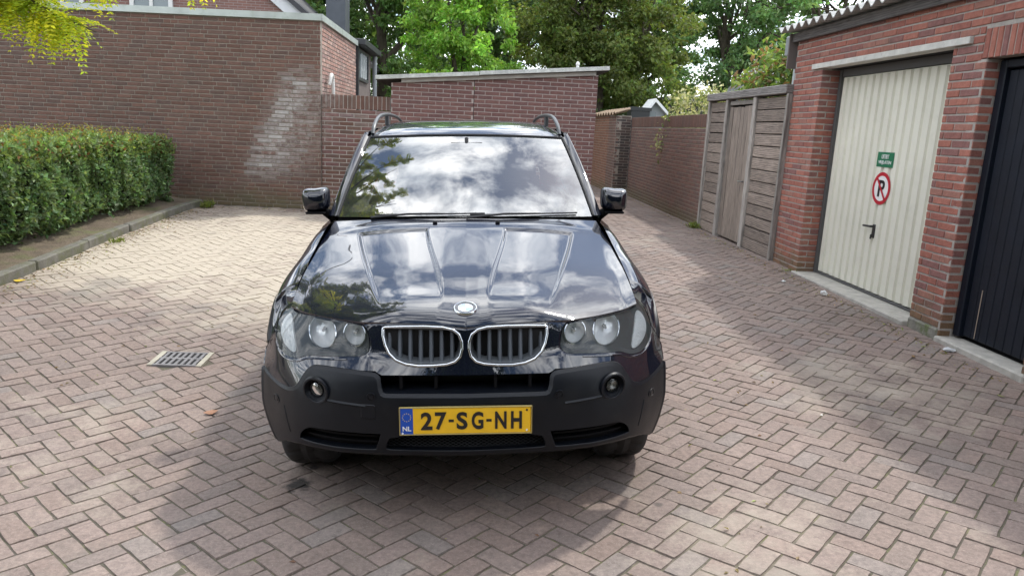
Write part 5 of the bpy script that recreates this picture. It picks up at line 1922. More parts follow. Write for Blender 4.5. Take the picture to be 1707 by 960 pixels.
# ---- painted nose, kidney openings, headlamps
HEAD = chaikin([(.386, .694), (.390, .765), (.412, .806), (.50, .812), (.60, .812), (.70, .806), (.757, .803), (.768, .829), (.778, .829), (.798, .812), (.822, .785), (.838, .745), (.840, .706), (.828, .675), (.805, .650),
                (.77, .637), (.72, .640), (.69, .650), (.66, .664), (.60, .670), (.50, .680)], 2)
KID = [(.333, .799), (.325, .803), (.26, .807), (.17, .810), (.09, .808), (.050, .800), (.026, .783), (.015, .755), (.014, .725), (.022, .697), (.042, .677), (.075, .667), (.13, .662), (.19, .661), (.24, .667), (.28, .681), (.308, .705), (.324, .735), (.333, .77)]
FOG = (.612, .545)


def scale_loop(lp, k):
    """grow an outline outward by k metres"""
    p = np.array(lp, float)
    if area(p) < 0: p = p[::-1]
    t = np.roll(p, -1, 0) - np.roll(p, 1, 0); t /= np.linalg.norm(t, axis=1, keepdims=True) + 1e-9
    return [tuple(q) for q in p + np.stack([t[:, 1], -t[:, 0]], 1) * k]


def build_front():
    # painted upper bumper and grille surround (full width, kidneys cut out)
    TOPL = chaikin([(.352, .600), (.354, .618), (.372, .626), (.5, .629), (.60, .628), (.640, .618), (.668, .580), (.698, .532), (.742, .511), (.79, .509), (.84, .514), (.88, .522), (.912, .531)], 2, closed=False)
    TOPL = [tuple(q) for q in TOPL]
    low = [(0, .628), (.335, .628), (.349, .634), (.362, .642)] + [(q[0] + .002, q[1] + .014) for q in TOPL if q[0] > .40]
    hd = np.array(scale_loop(HEAD, .006)); hd = hd if area(hd) > 0 else hd[::-1]
    # the lower rim of the headlamp from its outer end to its inner top
    i0 = int(np.argmin(np.hypot(hd[:, 0] - .846, hd[:, 1] - .715)))
    i1 = int(np.argmin(np.hypot(hd[:, 0] - .404, hd[:, 1] - .808)))
    seq = []; i = i0
    while i != i1:                       # ccw loop: walk backwards = outer end -> bottom -> inner side
        seq.append(tuple(hd[i])); i = (i - 1) % len(hd)
    seq.append(tuple(hd[i1]))
    up = [(.912, .605), (.872, .668)] + seq + [(.33, .812), (.12, .810), (.05, .803), (0, .798)]
    body = panel('front_bumper', mirror_loop(low + up), M_PAINT, holes=[KID, [(-x, z) for x, z in KID]], skirt=.03, cham=.005, hole_skirt=.05)
    body['label'] = 'dark painted upper bumper around the grilles'
    # black plastic lower bumper
    ch = [(0, .297), (.3, .301), (.45, .305), (.6, .305), (.70, .298), (.76, .278), (.80, .256), (.832, .226), (.850, .210), (.862, .216), (.873, .250), (.888, .31), (.908, .40), (.912, .50)]
    ch += TOPL[::-1] + [(.349, .575), (.340, .553), (.325, .545), (.3, .544), (0, .544)]
    out_int = chaikin([(.338, .394), (.34, .394), (.61, .392), (.655, .384), (.690, .352), (.698, .324), (.690, .318), (.62, .317), (.42, .317), (.368, .318), (.362, .321)], 1)
    mid_int = chaikin([(0, .390), (.302, .390), (.332, .325), (.30, .316), (0, .311), (-.30, .316), (-.332, .325), (-.302, .390)], 1)
    fogc = circle(*FOG, .047)
    mir = lambda lp: [(-x, z) for x, z in lp]
    lb = panel('lower_bumper', mirror_loop(ch), M_PLASTIC, holes=[out_int, mir(out_int), mid_int, fogc, mir(fogc)], skirt=.030, cham=.013, hole_skirt=.045, step=.02, off=.007)
    lb['label'] = 'dark grey plastic lower bumper'
    # recess behind the slot and the intakes
    xs = np.linspace(-.36, .36, 25)
    P = np.stack([np.stack([xs, ynose(xs, .555) + d, np.full(25, z)], 1) for d, z in ((.004, .5530), (.035, .560), (.13, .566), (.135, .66))])
    cbuild(MB().grid(P), 'bumper_shelf', M_PLASTIC, lb, sharp=50)
    for x in (-.12, .12, -.26, .26):
        cbuild(MB().box(x - .006, x + .006, .05, .13, .567, .640), 'slot_rib', M_PLASTIC_DK, lb)
    xs = np.linspace(-.70, .70, 41)
    P = np.stack([np.stack([xs, ynose(xs, .35) + .055, np.full(41, z)], 1) for z in (.285, .40)])
    cbuild(MB().grid(P), 'intake_back', M_PLASTIC_DK, lb)
    # honeycomb in the middle intake
    hm = MB(); zz = .306; row = 0
    while zz < .385:
        x = -.33 + (row % 2) * .0115
        while x < .33:
            y = float(ynose(x, zz)) + .030
            hm.tube([(x, y, zz), (x + .0115, y, zz + .0055), (x + .023, y, zz)], .0016, 4, cap=False)
            x += .023
        zz += .0075; row += 1
    cbuild(hm, 'intake_mesh', mat('mesh_black', (.018, .019, .021), .5), lb, smooth=False)
    # slats of the outer intakes
    for s in (-1, 1):
        for z in (.342, .368):
            xs = np.linspace(.36, .665, 10)
            P = np.stack([np.stack([s * xs, ynose(xs, z) + d, np.full(10, z) + e_], 1) for d, e_ in ((.05, .006), (.026, .004), (.026, -.004), (.05, -.006))])
            cbuild(MB().grid(P if s > 0 else P[::-1]), 'intake_slat', M_PLASTIC_DK, lb)
    # grille kidneys
    for s in (1, -1):
        p = np.array(KID); x, z = p[:, 0], p[:, 1]
        lp = densify(KID, .006)
        pts = [(s * q[0], float(ynose(q[0], q[1])) - .002, q[1]) for q in lp]
        pts.append(pts[0]); pts.append(pts[1])
        g = cbuild(MB().tube(pts, .0062, 8, cap=False), 'grille', M_CHROME, sharp=80)
        g['label'] = 'chrome-rimmed kidney-shaped grille'
        inner = scale_loop(KID, -.006); n = len(inner)
        ring = []
        for dpt, sh in ((.0, 0), (.03, -.004), (.055, -.010)):
            q = scale_loop(inner, sh); ring.append([(s * a, float(ynose(a, b)) + dpt, b) for a, b in q])
        f = [(r_ * n + k, r_ * n + (k + 1) % n, (r_ + 1) * n + (k + 1) % n, (r_ + 1) * n + k) for r_ in range(2) for k in range(n)]
        cbuild(MB().add(np.array(ring).reshape(-1, 3), f), 'grille_tray', mat('grille_satin', (.20, .215, .23), .30, metal=.55), g)
        cbuild(MB().add([(s * a, .135, b) for a, b in scale_loop(KID, .004)], [tuple(range(n))]), 'grille_back', M_DARK, g)
        bars = mat('grille_bar', (.085, .095, .110), .42)
        for i in range(7):
            bx = .054 + i * .0425
            z0 = .668 + (.05 * max(0, (bx - .25) / .08) ** 1.5 if bx > .25 else 0) + (.012 if bx < .07 else 0); z1 = .801
            y0 = float(ynose(bx, z0)) + .018; y1 = float(ynose(bx, z1)) + .018
            w = .0085
            m = MB(); v = []
            for (zq, yq) in ((z0, y0), (z1, y1)):
                for (dx, dy) in ((-w, .05), (-w, .008), (-w * .5, 0), (w * .5, 0), (w, .008), (w, .05)): v.append((s * bx + dx, yq + dy, zq))
            m.add(v, [(k, k + 1, 7 + k, 6 + k) for k in range(5)])
            cbuild(m, 'grille_bar', bars, g, sharp=60)
        # cross rail at the top and bottom of the bars
        for z in (.800,):
            xs = np.linspace(.03, .325, 12)
            P = np.stack([np.stack([s * xs, ynose(xs, z) + dq, np.full(12, z + e_)], 1) for dq, e_ in ((.012, .004), (.012, -.006), (.05, -.006))])
            cbuild(MB().grid(P), 'grille_rail', bars, g)
    # headlamps
    for s in (1, -1):
        hl = panel('headlight', HEAD, M_GLASS_HL, off=-.001, skirt=0, step=.025, mirror=s < 0)
        hl['label'] = 'clear twin-lamp headlight'
        grey = mat('lamp_housing', (.060, .064, .068), .42, spec=.3)
        C1, R1, C2, R2 = (.603, .752), .064, (.455, .763), .047
        IND = chaikin([(.772, .786), (.800, .768), (.815, .735), (.810, .697), (.775, .664), (.722, .650), (.733, .69), (.752, .745)], 2)
        panel('housing', scale_loop(HEAD, -.002), grey, hl, holes=[circle(*C1, R1), circle(*C2, R2), IND], off=-.030, skirt=0, cham=.002, hole_skirt=.012, step=.03, mirror=s < 0)
        rim = scale_loop(HEAD, -.001); rin = scale_loop(HEAD, -.010); n = len(rim)
        ra = [(s * a, float(ynose(a, b)) + .002, b) for a, b in rim]; rb = [(s * a, float(ynose(a, b)) + .032, b) for a, b in rin]
        cbuild(MB().add(ra + rb, [(k, (k + 1) % n, n + (k + 1) % n, n + k) for k in range(n)]), 'housing_rim', mat('lamp_rim', (.09, .095, .10), .4), hl)

        def bowl(c, r, name):
            x0, z0 = c; y0 = float(ynose(x0, z0)) + .030
            v = []; f = []; seg = 36
            # axis leans with the lamp face
            gx = float(ynose(x0 + .02, z0) - ynose(x0 - .02, z0)) / .04; gzv = float(ynose(x0, z0 + .02) - ynose(x0, z0 - .02)) / .04
            prof = [(1.0, -.004), (.97, .006), (.90, .020), (.74, .036), (.5, .048), (.25, .054), (.02, .056)]
            for (q, dpt) in prof:
                for k in range(seg):
                    w = 2 * math.pi * k / seg
                    dx, dz = q * r * math.cos(w), q * r * math.sin(w)
                    v.append((s * (x0 + dx), y0 + gx * dx + gzv * dz + dpt, z0 + dz))
            for i in range(len(prof) - 1):
                for k in range(seg):
                    f.append((i * seg + k, i * seg + (k + 1) % seg, (i + 1) * seg + (k + 1) % seg, (i + 1) * seg + k))
            b_ = cbuild(MB().add(v, f), name, M_REFL, hl)
            pts = [(s * (x0 + r * math.cos(w)), y0 - .004 + gx * r * math.cos(w) + gzv * r * math.sin(w), z0 + r * math.sin(w)) for w in np.linspace(0, 2 * math.pi, 37)]
            cbuild(MB().tube(pts, .0035, 6, cap=False), 'lamp_ring', M_CHROME, hl)
            cbuild(MB().tube([(s * x0, y0 + .05, z0), (s * x0, y0 + .012, z0)], [.008, .006], 12), 'bulb', mat('bulb_shade', (.55, .55, .55), .2, metal=.6), hl)
        bowl(C1, R1, 'main_lamp'); bowl(C2, R2, 'high_beam_lamp')
        ind = panel('indicator', IND, mat('indicator_clear', (.86, .88, .88), .30, metal=.35, bump=(90, .9)), hl, off=-.022, skirt=.02, cham=.004, step=.014, mirror=s < 0)
        # bright edge strip below the lamp
        seqs = [q for q in seq if q[0] > .40 and q[1] < .70]
        a = [(s * q[0], float(ynose(q[0], q[1])) - .003, q[1] - .004) for q in seqs[2:-3]]
        cbuild(MB().tube(a, .0045, 6), 'lamp_trim', M_PAINT, hl)
        # fog lamp
        fx, fz = FOG; fy = float(ynose(fx, fz)) - .007; gx = float(ynose(fx + .02, fz) - ynose(fx - .02, fz)) / .04

        def fring(prof, name, mt, par=None):
            v = []; f = []; seg = 32
            for (r_, dpt) in prof:
                for k in range(seg):
                    w = 2 * math.pi * k / seg
                    v.append((s * (fx + r_ * math.cos(w)), fy + gx * r_ * math.cos(w) + dpt, fz + r_ * math.sin(w)))
            for i in range(len(prof) - 1):
                for k in range(seg): f.append((i * seg + k, i * seg + (k + 1) % seg, (i + 1) * seg + (k + 1) % seg, (i + 1) * seg + k))
            return cbuild(MB().add(v, f), name, mt, par)
        fl = fring([(.060, .004), (.056, -.008), (.050, -.009), (.044, .004), (.034, .016), (.030, .030)], 'fog_lamp', M_PLASTIC)
        fring([(.031, .018), (.029, .014), (.026, .018)], 'lamp_ring', M_PLASTIC_DK, fl)
        fring([(.029, .022), (.020, .030), (.010, .034), (.001, .035)], 'reflector', mat('fog_reflector', (.16, .16, .15), .25, metal=.8), fl)
        fring([(.028, .015), (.018, .010), (.001, .008)], 'lens', M_GLASS_HL, fl)
        # parking sensors
        for (sx, sz) in ((.376, .546), (.822, .447)):
            sy = float(ynose(sx, sz)) - .007; g2 = float(ynose(sx + .01, sz) - ynose(sx - .01, sz)) / .02
            v = []; f = []; seg = 20
            for (r_, dpt) in ((.019, .002), (.018, -.003), (.0145, -.0035), (.0135, -.0005), (.011, -.0005), (.010, -.003), (.001, -.0035)):
                for k in range(seg):
                    w = 2 * math.pi * k / seg
                    v.append((s * (sx + r_ * math.cos(w)), sy + g2 * r_ * math.cos(w) + dpt, sz + r_ * math.sin(w)))
            for i in range(6):
                for k in range(seg): f.append((i * seg + k, i * seg + (k + 1) % seg, (i + 1) * seg + (k + 1) % seg, (i + 1) * seg + k))
            cbuild(MB().add(v, f), 'parking_sensor', M_PLASTIC, lb)
    # towing-eye cover, raised swage lines beside the fog lamps
    panel('tow_cover', chaikin([(-.417, .458), (-.405, .4575), (-.375, .4575), (-.363, .458), (-.3625, .47), (-.3625, .50), (-.363, .512), (-.375, .5125), (-.405, .5125), (-.417, .512), (-.4175, .50), (-.4175, .47)], 1), M_PLASTIC, lb, off=.0095, skirt=.006, cham=.003)
    for s in (1, -1):
        xs = np.linspace(.40, .56, 12); z = .505 + (xs - .40) * .05
        P = np.stack([np.stack([s * xs, ynose(xs, z + dz) + dy - .007, z + dz], 1) for dz, dy in ((.010, .001), (.003, -.006), (-.004, .001))])
        cbuild(MB().grid(P), 'swage_line', M_PLASTIC, lb)
        # crease at the bumper corner
        zq = np.linspace(.33, .44, 8); xq = .745 + (zq - .33) * .25
        cbuild(MB().tube([(s * a, float(ynose(a, b)) - .0055, b) for a, b in zip(xq, zq)], .003, 6), 'corner_crease', M_PLASTIC, lb)


build_front()


def build_plate():
    yel = mat('plate_yellow', (.86, .50, .008), .35, coat=.4, noise=(30, .05), mottles=(24, (.55, .33, .03), .66, .4))
    p = cbuild(MB().box(-.26, .26, -.016, -.010, .400, .510, .003), 'licence_plate', yel)
    p['label'] = 'yellow licence plate with a blue strip'
    blk = mat('plate_black', (.012, .012, .012), .4)
    for b in ((-.2615, .2615, .5095, .5135), (-.2615, .2615, .3965, .4005), (-.2645, -.2605, .3965, .5135), (.2605, .2645, .3965, .5135)):
        cbuild(MB().box(b[0], b[1], -.018, -.006, b[2], b[3], .001), 'plate_rim', mat('plate_rim', (.42, .33, .12), .4, metal=.4), p)
    cbuild(MB().box(-.23, .23, -.0095, .03, .41, .50), 'plate_mount', M_PLASTIC_DK, p)
    cbuild(MB().box(-.2595, -.2100, -.0168, -.0159, .4010, .5090), 'country_strip', mat('plate_blue', (.006, .07, .42), .35), p)
    T = Matrix(((1, 0, 0), (0, 0, -1), (0, 1, 0))).to_4x4()

    def put(me, name, mt, x, z, y=-.0172):
        me.materials.clear(); me.materials.append(mt)
        o = bpy.data.objects.new(name, me); o.parent = p
        o.matrix_local = Matrix.Translation((x, y, z)) @ T; COL.objects.link(o)
    wt = mat('plate_white', (.82, .82, .80), .4)
    # heavy sans characters, each one placed as on the plate
    gl = [('2', -.156, .046), ('7', -.100, .046), ('-', -.0585, .020), ('S', -.0155, .044), ('G', .046, .047), ('-', .0915, .020), ('N', .139, .046), ('H', .2015, .044)]
    for ch, x, w in gl:
        if ch == '-':
            cbuild(MB().box(x - .0105, x + .0105, -.0175, -.0158, .4500, .4610), 'plate_character', blk, p)
        else:
            put(fit_text(ch, w, .074, .030), 'plate_character', blk, x, .4555)
    put(fit_text('NL', .034, .019, .02), 'country_letters', wt, -.2345, .4245)
    for k in range(12):
        a = 2 * math.pi * k / 12
        x, z = -.2345 + .0165 * math.cos(a), .472 + .0165 * math.sin(a)
        v = []
        for q in range(10):
            r_ = .0030 if q % 2 == 0 else .0013
            v.append((x + r_ * math.sin(q * math.pi / 5), -.0172, z + r_ * math.cos(q * math.pi / 5)))
        cbuild(MB().add(v, [tuple(range(10))]), 'star', mat('star_yellow', (.7, .55, .1), .4), p, smooth=False)
    for (x, z) in ((.243, .497), (.243, .412), (-.252, .405)):
        cbuild(MB().tube([(x, -.0162, z), (x, -.0185, z)], .0042, 10), 'plate_screw', blk if z > .45 else wt, p)


build_plate()

# ---- sides
KY = [.45, .55, .8, 1.0, 1.25, 1.5, 2.5, 3.6, 4.2, 4.5]
SPX = [[.778, .802, .826, .843, .850, .87, .90, .90], [.777, .813, .85, .878, .892, .905, .905, .89], [.770, .812, .86, .895, .913, .92, .915, .89],
       [.763, .802, .85, .885, .905, .915, .91, .88], [.742, .778, .828, .87, .90, .91, .90, .87], [.780, .815, .857, .885, .90, .905, .89, .865],
       [.80, .835, .87, .893, .905, .908, .895, .865], [.785, .825, .865, .895, .91, .918, .91, .88], [.74, .785, .83, .86, .88, .885, .88, .85], [.66, .70, .75, .79, .81, .815, .81, .78]]
SPZ = [[.824, .808, .782, .75, .71, .66, .5, .28], [.862, .848, .82, .785, .74, .66, .5, .28], [.943, .930, .895, .85, .80, .72, .5, .28],
       [.999, .984, .937, .87, .80, .70, .5, .28], [1.078, 1.058, 1.0, .91, .80, .70, .5, .28], [1.075, 1.048, .98, .90, .80, .70, .5, .28],
       [1.06, 1.035, .97, .90, .80, .70, .5, .28], [1.09, 1.06, .99, .91, .80, .70, .5, .28], [1.10, 1.07, 1.0, .91, .80, .70, .5, .30], [1.10, 1.07, 1.0, .91, .80, .70, .5, .32]]
_spx = [pchip(KY, [r_[k] for r_ in SPX]) for k in range(8)]; _spz = [pchip(KY, [r_[k] for r_ in SPZ]) for k in range(8)]
AX = [(.82, .415), (3.615, .415)]; AZ = .345


def zbot(y):
    z = .28
    for a, R in AX:
        if abs(y - a) < R: z = max(z, AZ + math.sqrt(R * R - (y - a) ** 2))
    if y < .56: z = max(z, .665 - (y - .45) * .8)
    return z


def section(y, n=16):
    px = np.array([f(y) for f in _spx]); pz = np.array([f(y) for f in _spz])
    t = np.concatenate([[0], np.cumsum(np.hypot(np.diff(px), np.diff(pz)))])
    fx, fz = pchip(t, px), pchip(t, pz)
    tt = np.linspace(0, t[-1], 200); zz = fz(tt); zb = zbot(y)
    k = np.argmax(zz <= zb) if np.any(zz <= zb) else 199
    te = tt[k]
    ts = np.linspace(0, te, n)
    xx, zz = fx(ts), fz(ts)
    yy = np.full(n, y)
    if y < .62:
        k = (1 - (y - .45) / .17)
        yy = yy + np.maximum(0, ynose(np.minimum(xx, .86), zz) + .010 - .45) * k
    return np.stack([xx, yy, zz], 1)


def build_sides():
    ys = np.unique(np.concatenate([np.linspace(.45, 1.3, 60), np.linspace(1.3, 3.1, 26), np.linspace(3.1, 4.1, 60), np.linspace(4.1, 4.5, 10)]))
    P = np.stack([section(y) for y in ys])
    for s in (1, -1):
        Q = P.copy(); Q[:, :, 0] *= s
        for (a, b, nm) in ((.45, 1.36, 'front_wing'), (1.364, 2.36, 'front_door'), (2.364, 3.26, 'rear_door'), (3.264, 4.5, 'rear_quarter')):
            yy = [y for y in ys if a < y < b]; yy = [a] + yy + [b]
            R = np.stack([section(y) for y in yy]); R[:, :, 0] *= s
            o = cbuild(MB().grid(R if s < 0 else R[:, ::-1]), nm, M_PAINT, sharp=60)
            if 'door' in nm:
                y0 = b - .16
                cbuild(MB().box(s * .895 - .022, s * .895 + .022, y0 - .07, y0 + .07, .90, .925, .008), 'door_handle', M_PAINT, o)
        # dark arch trim and liner
        for (a, R) in AX:
            ang = np.linspace(math.radians(-8), math.radians(188), 40)
            G = []
            for rr_, out in ((R - .012, -.02), (R - .012, .008), (R + .02, .012), (R + .045, .006), (R + .048, -.01)):
                row = []
                for w in ang:
                    y = a + rr_ * math.cos(w); z = AZ + rr_ * math.sin(w)
                    yq = min(max(y, .47), 4.48)
                    px = np.array([f(yq) for f in _spx]); pz = np.array([f(yq) for f in _spz])
                    x = float(np.interp(-max(z, .28), -pz, px))
                    row.append((s * (x + out), y, z))
                G.append(row)
            G = np.array(G)
            if a < 2:
                keep = ang < math.radians(138); G = G[:, keep]
            cbuild(MB().grid(G if s > 0 else G[::-1]), 'arch_trim', M_PLASTIC, sharp=50)
            L_ = []
            for x in (.55, .895):
                L_.append([(s * x, a + (R - .005) * math.cos(w), AZ + (R - .005) * math.sin(w)) for w in np.linspace(math.radians(0), math.radians(180), 30)])
            cbuild(MB().grid(np.array(L_)), 'arch_liner', M_PLASTIC_DK)
        cbuild(MB().box(s * .855 - .03, s * .855 + .03, 1.24, 3.19, .19, .29, .02), 'sill', M_PLASTIC)
    cbuild(MB().box(-.56, .56, .24, 1.26, .21, .26), 'under_tray', M_PLASTIC_DK)
    cbuild(MB().box(-.80, .80, 1.27, 3.16, .20, .26), 'floor_pan', M_PLASTIC_DK)
    cbuild(MB().box(-.56, .56, 3.17, 4.4, .22, .27), 'rear_tray', M_PLASTIC_DK)
    cbuild(MB().box(-.37, .37, .30, .9, .262, .74), 'engine_bay', M_PLASTIC_DK)
    # hatch and rear bumper
    us = np.linspace(-1, 1, 25)
    prof = [(4.30, 1.555, .60), (4.40, 1.42, .63), (4.50, 1.10, .66), (4.53, .95, .72), (4.52, .70, .78)]
    P = np.array([[(u * w, y - .05 * u * u, z) for u in us] for y, z, w in prof])
    cbuild(MB().grid(P), 'tailgate', M_PAINT)
    prof = [(4.53, .70, .80), (4.565, .62, .83), (4.565, .40, .83), (4.50, .28, .80)]
    P = np.array([[(u * w, y - .10 * u ** 4, z) for u in us] for y, z, w in prof])
    cbuild(MB().grid(P), 'rear_bumper', M_PLASTIC)
    for s in (1, -1):
        cbuild(MB().box(s * .72 - .07, s * .72 + .07, 4.44, 4.51, .80, 1.08, .02), 'tail_lamp', mat('tail_red', (.30, .01, .01), .2, coat=1))


build_sides()


def ws(u, v):
    xb, yb, zb = u * .718, 1.262 + .13 * u * u, 1.112 - .012 * u * u
    xt, yt, zt = u * .612, 2.0 + .065 * u * u, 1.541 - .017 * u * u
    b = 4 * v * (1 - v) * .018
    return np.stack([xb + (xt - xb) * v, yb + (yt - yb) * v - b * .5, zb + (zt - zb) * v + b * .85], -1)


def build_cabin():
    U, V = np.meshgrid(np.linspace(-1, 1, 61), np.linspace(0, 1, 41))
    w = cbuild(MB().grid(ws(U, V)), 'windshield', M_GLASS_WS, sharp=None)
    # black ceramic border strips, 2 mm under the glass
    U, V = np.meshgrid(np.linspace(-1, 1, 41), np.array([0, .055]))
    band = ws(U, V); band[:, :, 2] -= .002; band[:, :, 1] += .002
    cbuild(MB().grid(band), 'screen_border', M_PLASTIC_DK, w)
    for s in (1, -1):
        U, V = np.meshgrid(np.array([.965, 1.0]) * s, np.linspace(0, 1, 20))
        band = ws(U, V); band[:, :, 2] -= .002; band[:, :, 1] += .002
        cbuild(MB().grid(band), 'screen_border', M_PLASTIC_DK, w)
    # cowl and wipers
    us = np.linspace(-1, 1, 31); x0 = np.abs(us) * .772
    P = np.stack([np.stack([us * .727, _hr(x0) - .004, _zr(x0) - .010], 1), np.stack([us * .727, _hr(x0) + .05, _zr(x0) - .012], 1), ws(us, np.zeros(31)) + np.array([0, .02, -.004])])
    cbuild(MB().grid(P), 'cowl', M_PLASTIC_DK)
    for (a, b) in ((-.50, .10), (.02, .62)):
        uu = np.linspace(a / .71, b / .71, 12)
        p = ws(uu, np.full(12, .012) + .016 * np.linspace(0, 1, 12)) + np.array([0, -.007, .007])
        wp = cbuild(MB().tube(list(p), .0045, 6), 'wiper', mat('wiper_black', (.012, .012, .013), .5))
        q = p[7] + np.array([0, -.004, .008])
        cbuild(MB().tube([p[0] + np.array([-.02, -.03, -.012]), (p[0] + p[7]) / 2 + np.array([0, -.010, .004]), q + np.array([0, 0, -.006])], [.008, .006, .004], 6), 'wiper_arm', MATS['wiper_black'], wp)
    # A-pillars
    for s in (1, -1):
        rows = []
        for v in np.linspace(0, 1, 24):
            e = ws(np.array([1.0]), np.array([v]))[0]
            xo, yo, zo = .778 + (.645 - .778) * v, 1.47 + (2.14 - 1.47) * v, 1.085 + (1.560 - 1.085) * v + .03 * math.sin(math.pi * v)
            o = np.array([xo, yo, zo]); mid = e * .45 + o * .55 + np.array([.022, -.012, .014])
            rows.append([(s * e[0], e[1] + .003, e[2] - .003), (s * (e[0] + .012), e[1] + .004, e[2] + .006), (s * mid[0], mid[1], mid[2]), (s * o[0], o[1], o[2]), (s * (o[0] - .012), o[1] + .012, o[2] - .006)])
        R = np.array(rows)
        D = []
        for r_ in R:
            t = np.array([0, .12, .55, .93, 1.0]); fx = [pchip(t, r_[:, k]) for k in range(3)]
            tt = np.linspace(0, 1, 14); D.append(np.stack([f(tt) for f in fx], 1))
        D = np.array(D)
        cbuild(MB().grid(D if s < 0 else D[:, ::-1]), 'windshield_pillar', M_PAINT, sharp=70)
        gp = np.array([ws(np.array([s * 1.002]), np.array([v]))[0] + np.array([s * .004, .0, .005]) for v in np.linspace(.0, 1, 24)])
        cbuild(MB().tube(list(gp), .007, 6), 'screen_seal', M_RUBBER)
    # roof
    zc = pchip([2.0, 2.12, 2.3, 2.55, 2.9, 3.4, 4.0, 4.35], [1.546, 1.575, 1.604, 1.628, 1.643, 1.636, 1.598, 1.553])
    us = np.linspace(-1, 1, 71); vs = np.linspace(0, 1, 60)
    U, V = np.meshgrid(us, vs)
    Yf = 2.003 + .065 * U ** 2
    Y = Yf + (4.33 - Yf) * V
    hw = .645 - .035 * V
    Z = zc(Y) - .018 * U ** 2 - .045 * np.abs(U) ** 10
    Z = np.where(V < .02, Z - .006, Z)
    R = np.stack([U * hw, Y, Z], -1)
    cbuild(MB().grid(R), 'roof', M_PAINT, sharp=None)
    cbuild(MB().tube([tuple(ws(np.array([u]), np.array([1.0]))[0] + np.array([0, .004, .004])) for u in np.linspace(-1, 1, 31)], .008, 6), 'screen_seal', M_RUBBER)
    # side glass with pillars
    zt = pchip([1.47, 2.14, 2.8, 3.6, 4.1, 4.4], [1.09, 1.556, 1.585, 1.566, 1.50, 1.30]); xt = pchip([1.47, 2.14, 2.8, 3.6, 4.1, 4.4], [.776, .644, .636, .625, .60, .62])
    for s in (1, -1):
        ys = np.linspace(1.48, 4.38, 60)
        rows = []
        for v in np.linspace(0, 1, 8):
            xb = _spx[0](ys) - .004; zb = _spz[0](ys)
            rows.append(np.stack([s * (xb + (xt(ys) - xb) * v + .02 * math.sin(math.pi * v)), ys, zb + (zt(ys) - zb) * v], 1))
        R = np.array(rows)
        cbuild(MB().grid(R if s > 0 else R[::-1]), 'side_window', M_GLASS_SD)
        for (a, b) in ((2.36, 2.44), (3.22, 3.32)):
            yy = np.linspace(a, b, 4); rr_ = []
            for v in np.linspace(0, 1, 8):
                xb = _spx[0](yy) - .004; zb = _spz[0](yy)
                rr_.append(np.stack([s * (xb + (xt(yy) - xb) * v + .02 * math.sin(math.pi * v) + .004), yy, zb + (zt(yy) - zb) * v], 1))
            rr_ = np.array(rr_)
            cbuild(MB().grid(rr_ if s > 0 else rr_[::-1]), 'door_pillar', M_PLASTIC_DK)
        # roof rail
        x = .604
        pts = [(x + .006, 2.17, 1.545), (x + .004, 2.21, 1.585), (x, 2.29, 1.622), (x - .004, 2.42, 1.654), (x - .006, 2.62, 1.672), (x - .008, 3.0, 1.682), (x - .012, 3.5, 1.674), (x - .016, 3.85, 1.650), (x - .02, 4.0, 1.61), (x - .02, 4.05, 1.555)]
        P_ = np.array(pts); t = np.arange(len(pts)); fx = [pchip(t, P_[:, k]) for k in range(3)]; tt = np.linspace(0, len(pts) - 1, 50)
        m = MB().tube([(s * float(fx[0](q)), float(fx[1](q)), float(fx[2](q))) for q in tt], .0125, 10)
        rl = cbuild(m, 'roof_rail', mat('rail_satin', (.10, .105, .11), .40, metal=.6))
        cbuild(MB().box(s * x - .014, s * x + .014, 2.95, 3.03, 1.60, 1.69, .006), 'rail_foot', MATS['rail_satin'], rl)
    # cabin: dashboard, seats, wheel, mirror
    cbuild(MB().box(-.70, .70, 1.40, 1.95, .70, 1.055, .05), 'dashboard', M_CABIN)
    cbuild(MB().box(-.76, .76, 1.95, 4.2, .40, .50), 'cabin_floor', M_CABIN)
    cbuild(MB().box(-.66, .66, 4.15, 4.25, .50, 1.15), 'luggage_wall', M_CABIN)
    for x in (-.37, .37):
        for (y, nm) in ((2.55, 'seat'), (3.45, 'rear_seat')):
            st = cbuild(MB().box(x - .25, x + .25, y - .55, y, .50, .68, .06), nm, M_SEAT)
            m = MB().box(x - .24, x + .24, y - .06, y + .10, .60, 1.18, .05)
            m.v = [(a, b + (c - .6) * .25, c) for a, b, c in m.v]
            cbuild(m, 'backrest', M_SEAT, st)
            m = MB().box(x - .13, x + .13, y + .09, y + .18, 1.20, 1.38, .035)
            cbuild(m, 'headrest', M_SEAT, st)
    m = MB(); pts = []
    for k in range(33):
        w = 2 * math.pi * k / 32; pts.append((.37 + .19 * math.cos(w), 1.98 + .19 * math.sin(w) * .42, 1.0 + .19 * math.sin(w) * .9))
    sw = cbuild(m.tube(pts, .016, 8, cap=False), 'steering_wheel', M_CABIN)
    cbuild(MB().tube([(.37, 1.98, 1.0), (.37, 1.85, .95)], [.06, .05], 12), 'wheel_hub', M_CABIN, sw)
    mm = cbuild(MB().box(-.11, .11, 1.90, 1.935, 1.43, 1.50, .014), 'inside_mirror', M_CABIN)
    cbuild(MB().tube([(0, 1.915, 1.49), (0, 1.94, 1.525)], .012, 8), 'mirror_stalk', M_CABIN, mm)
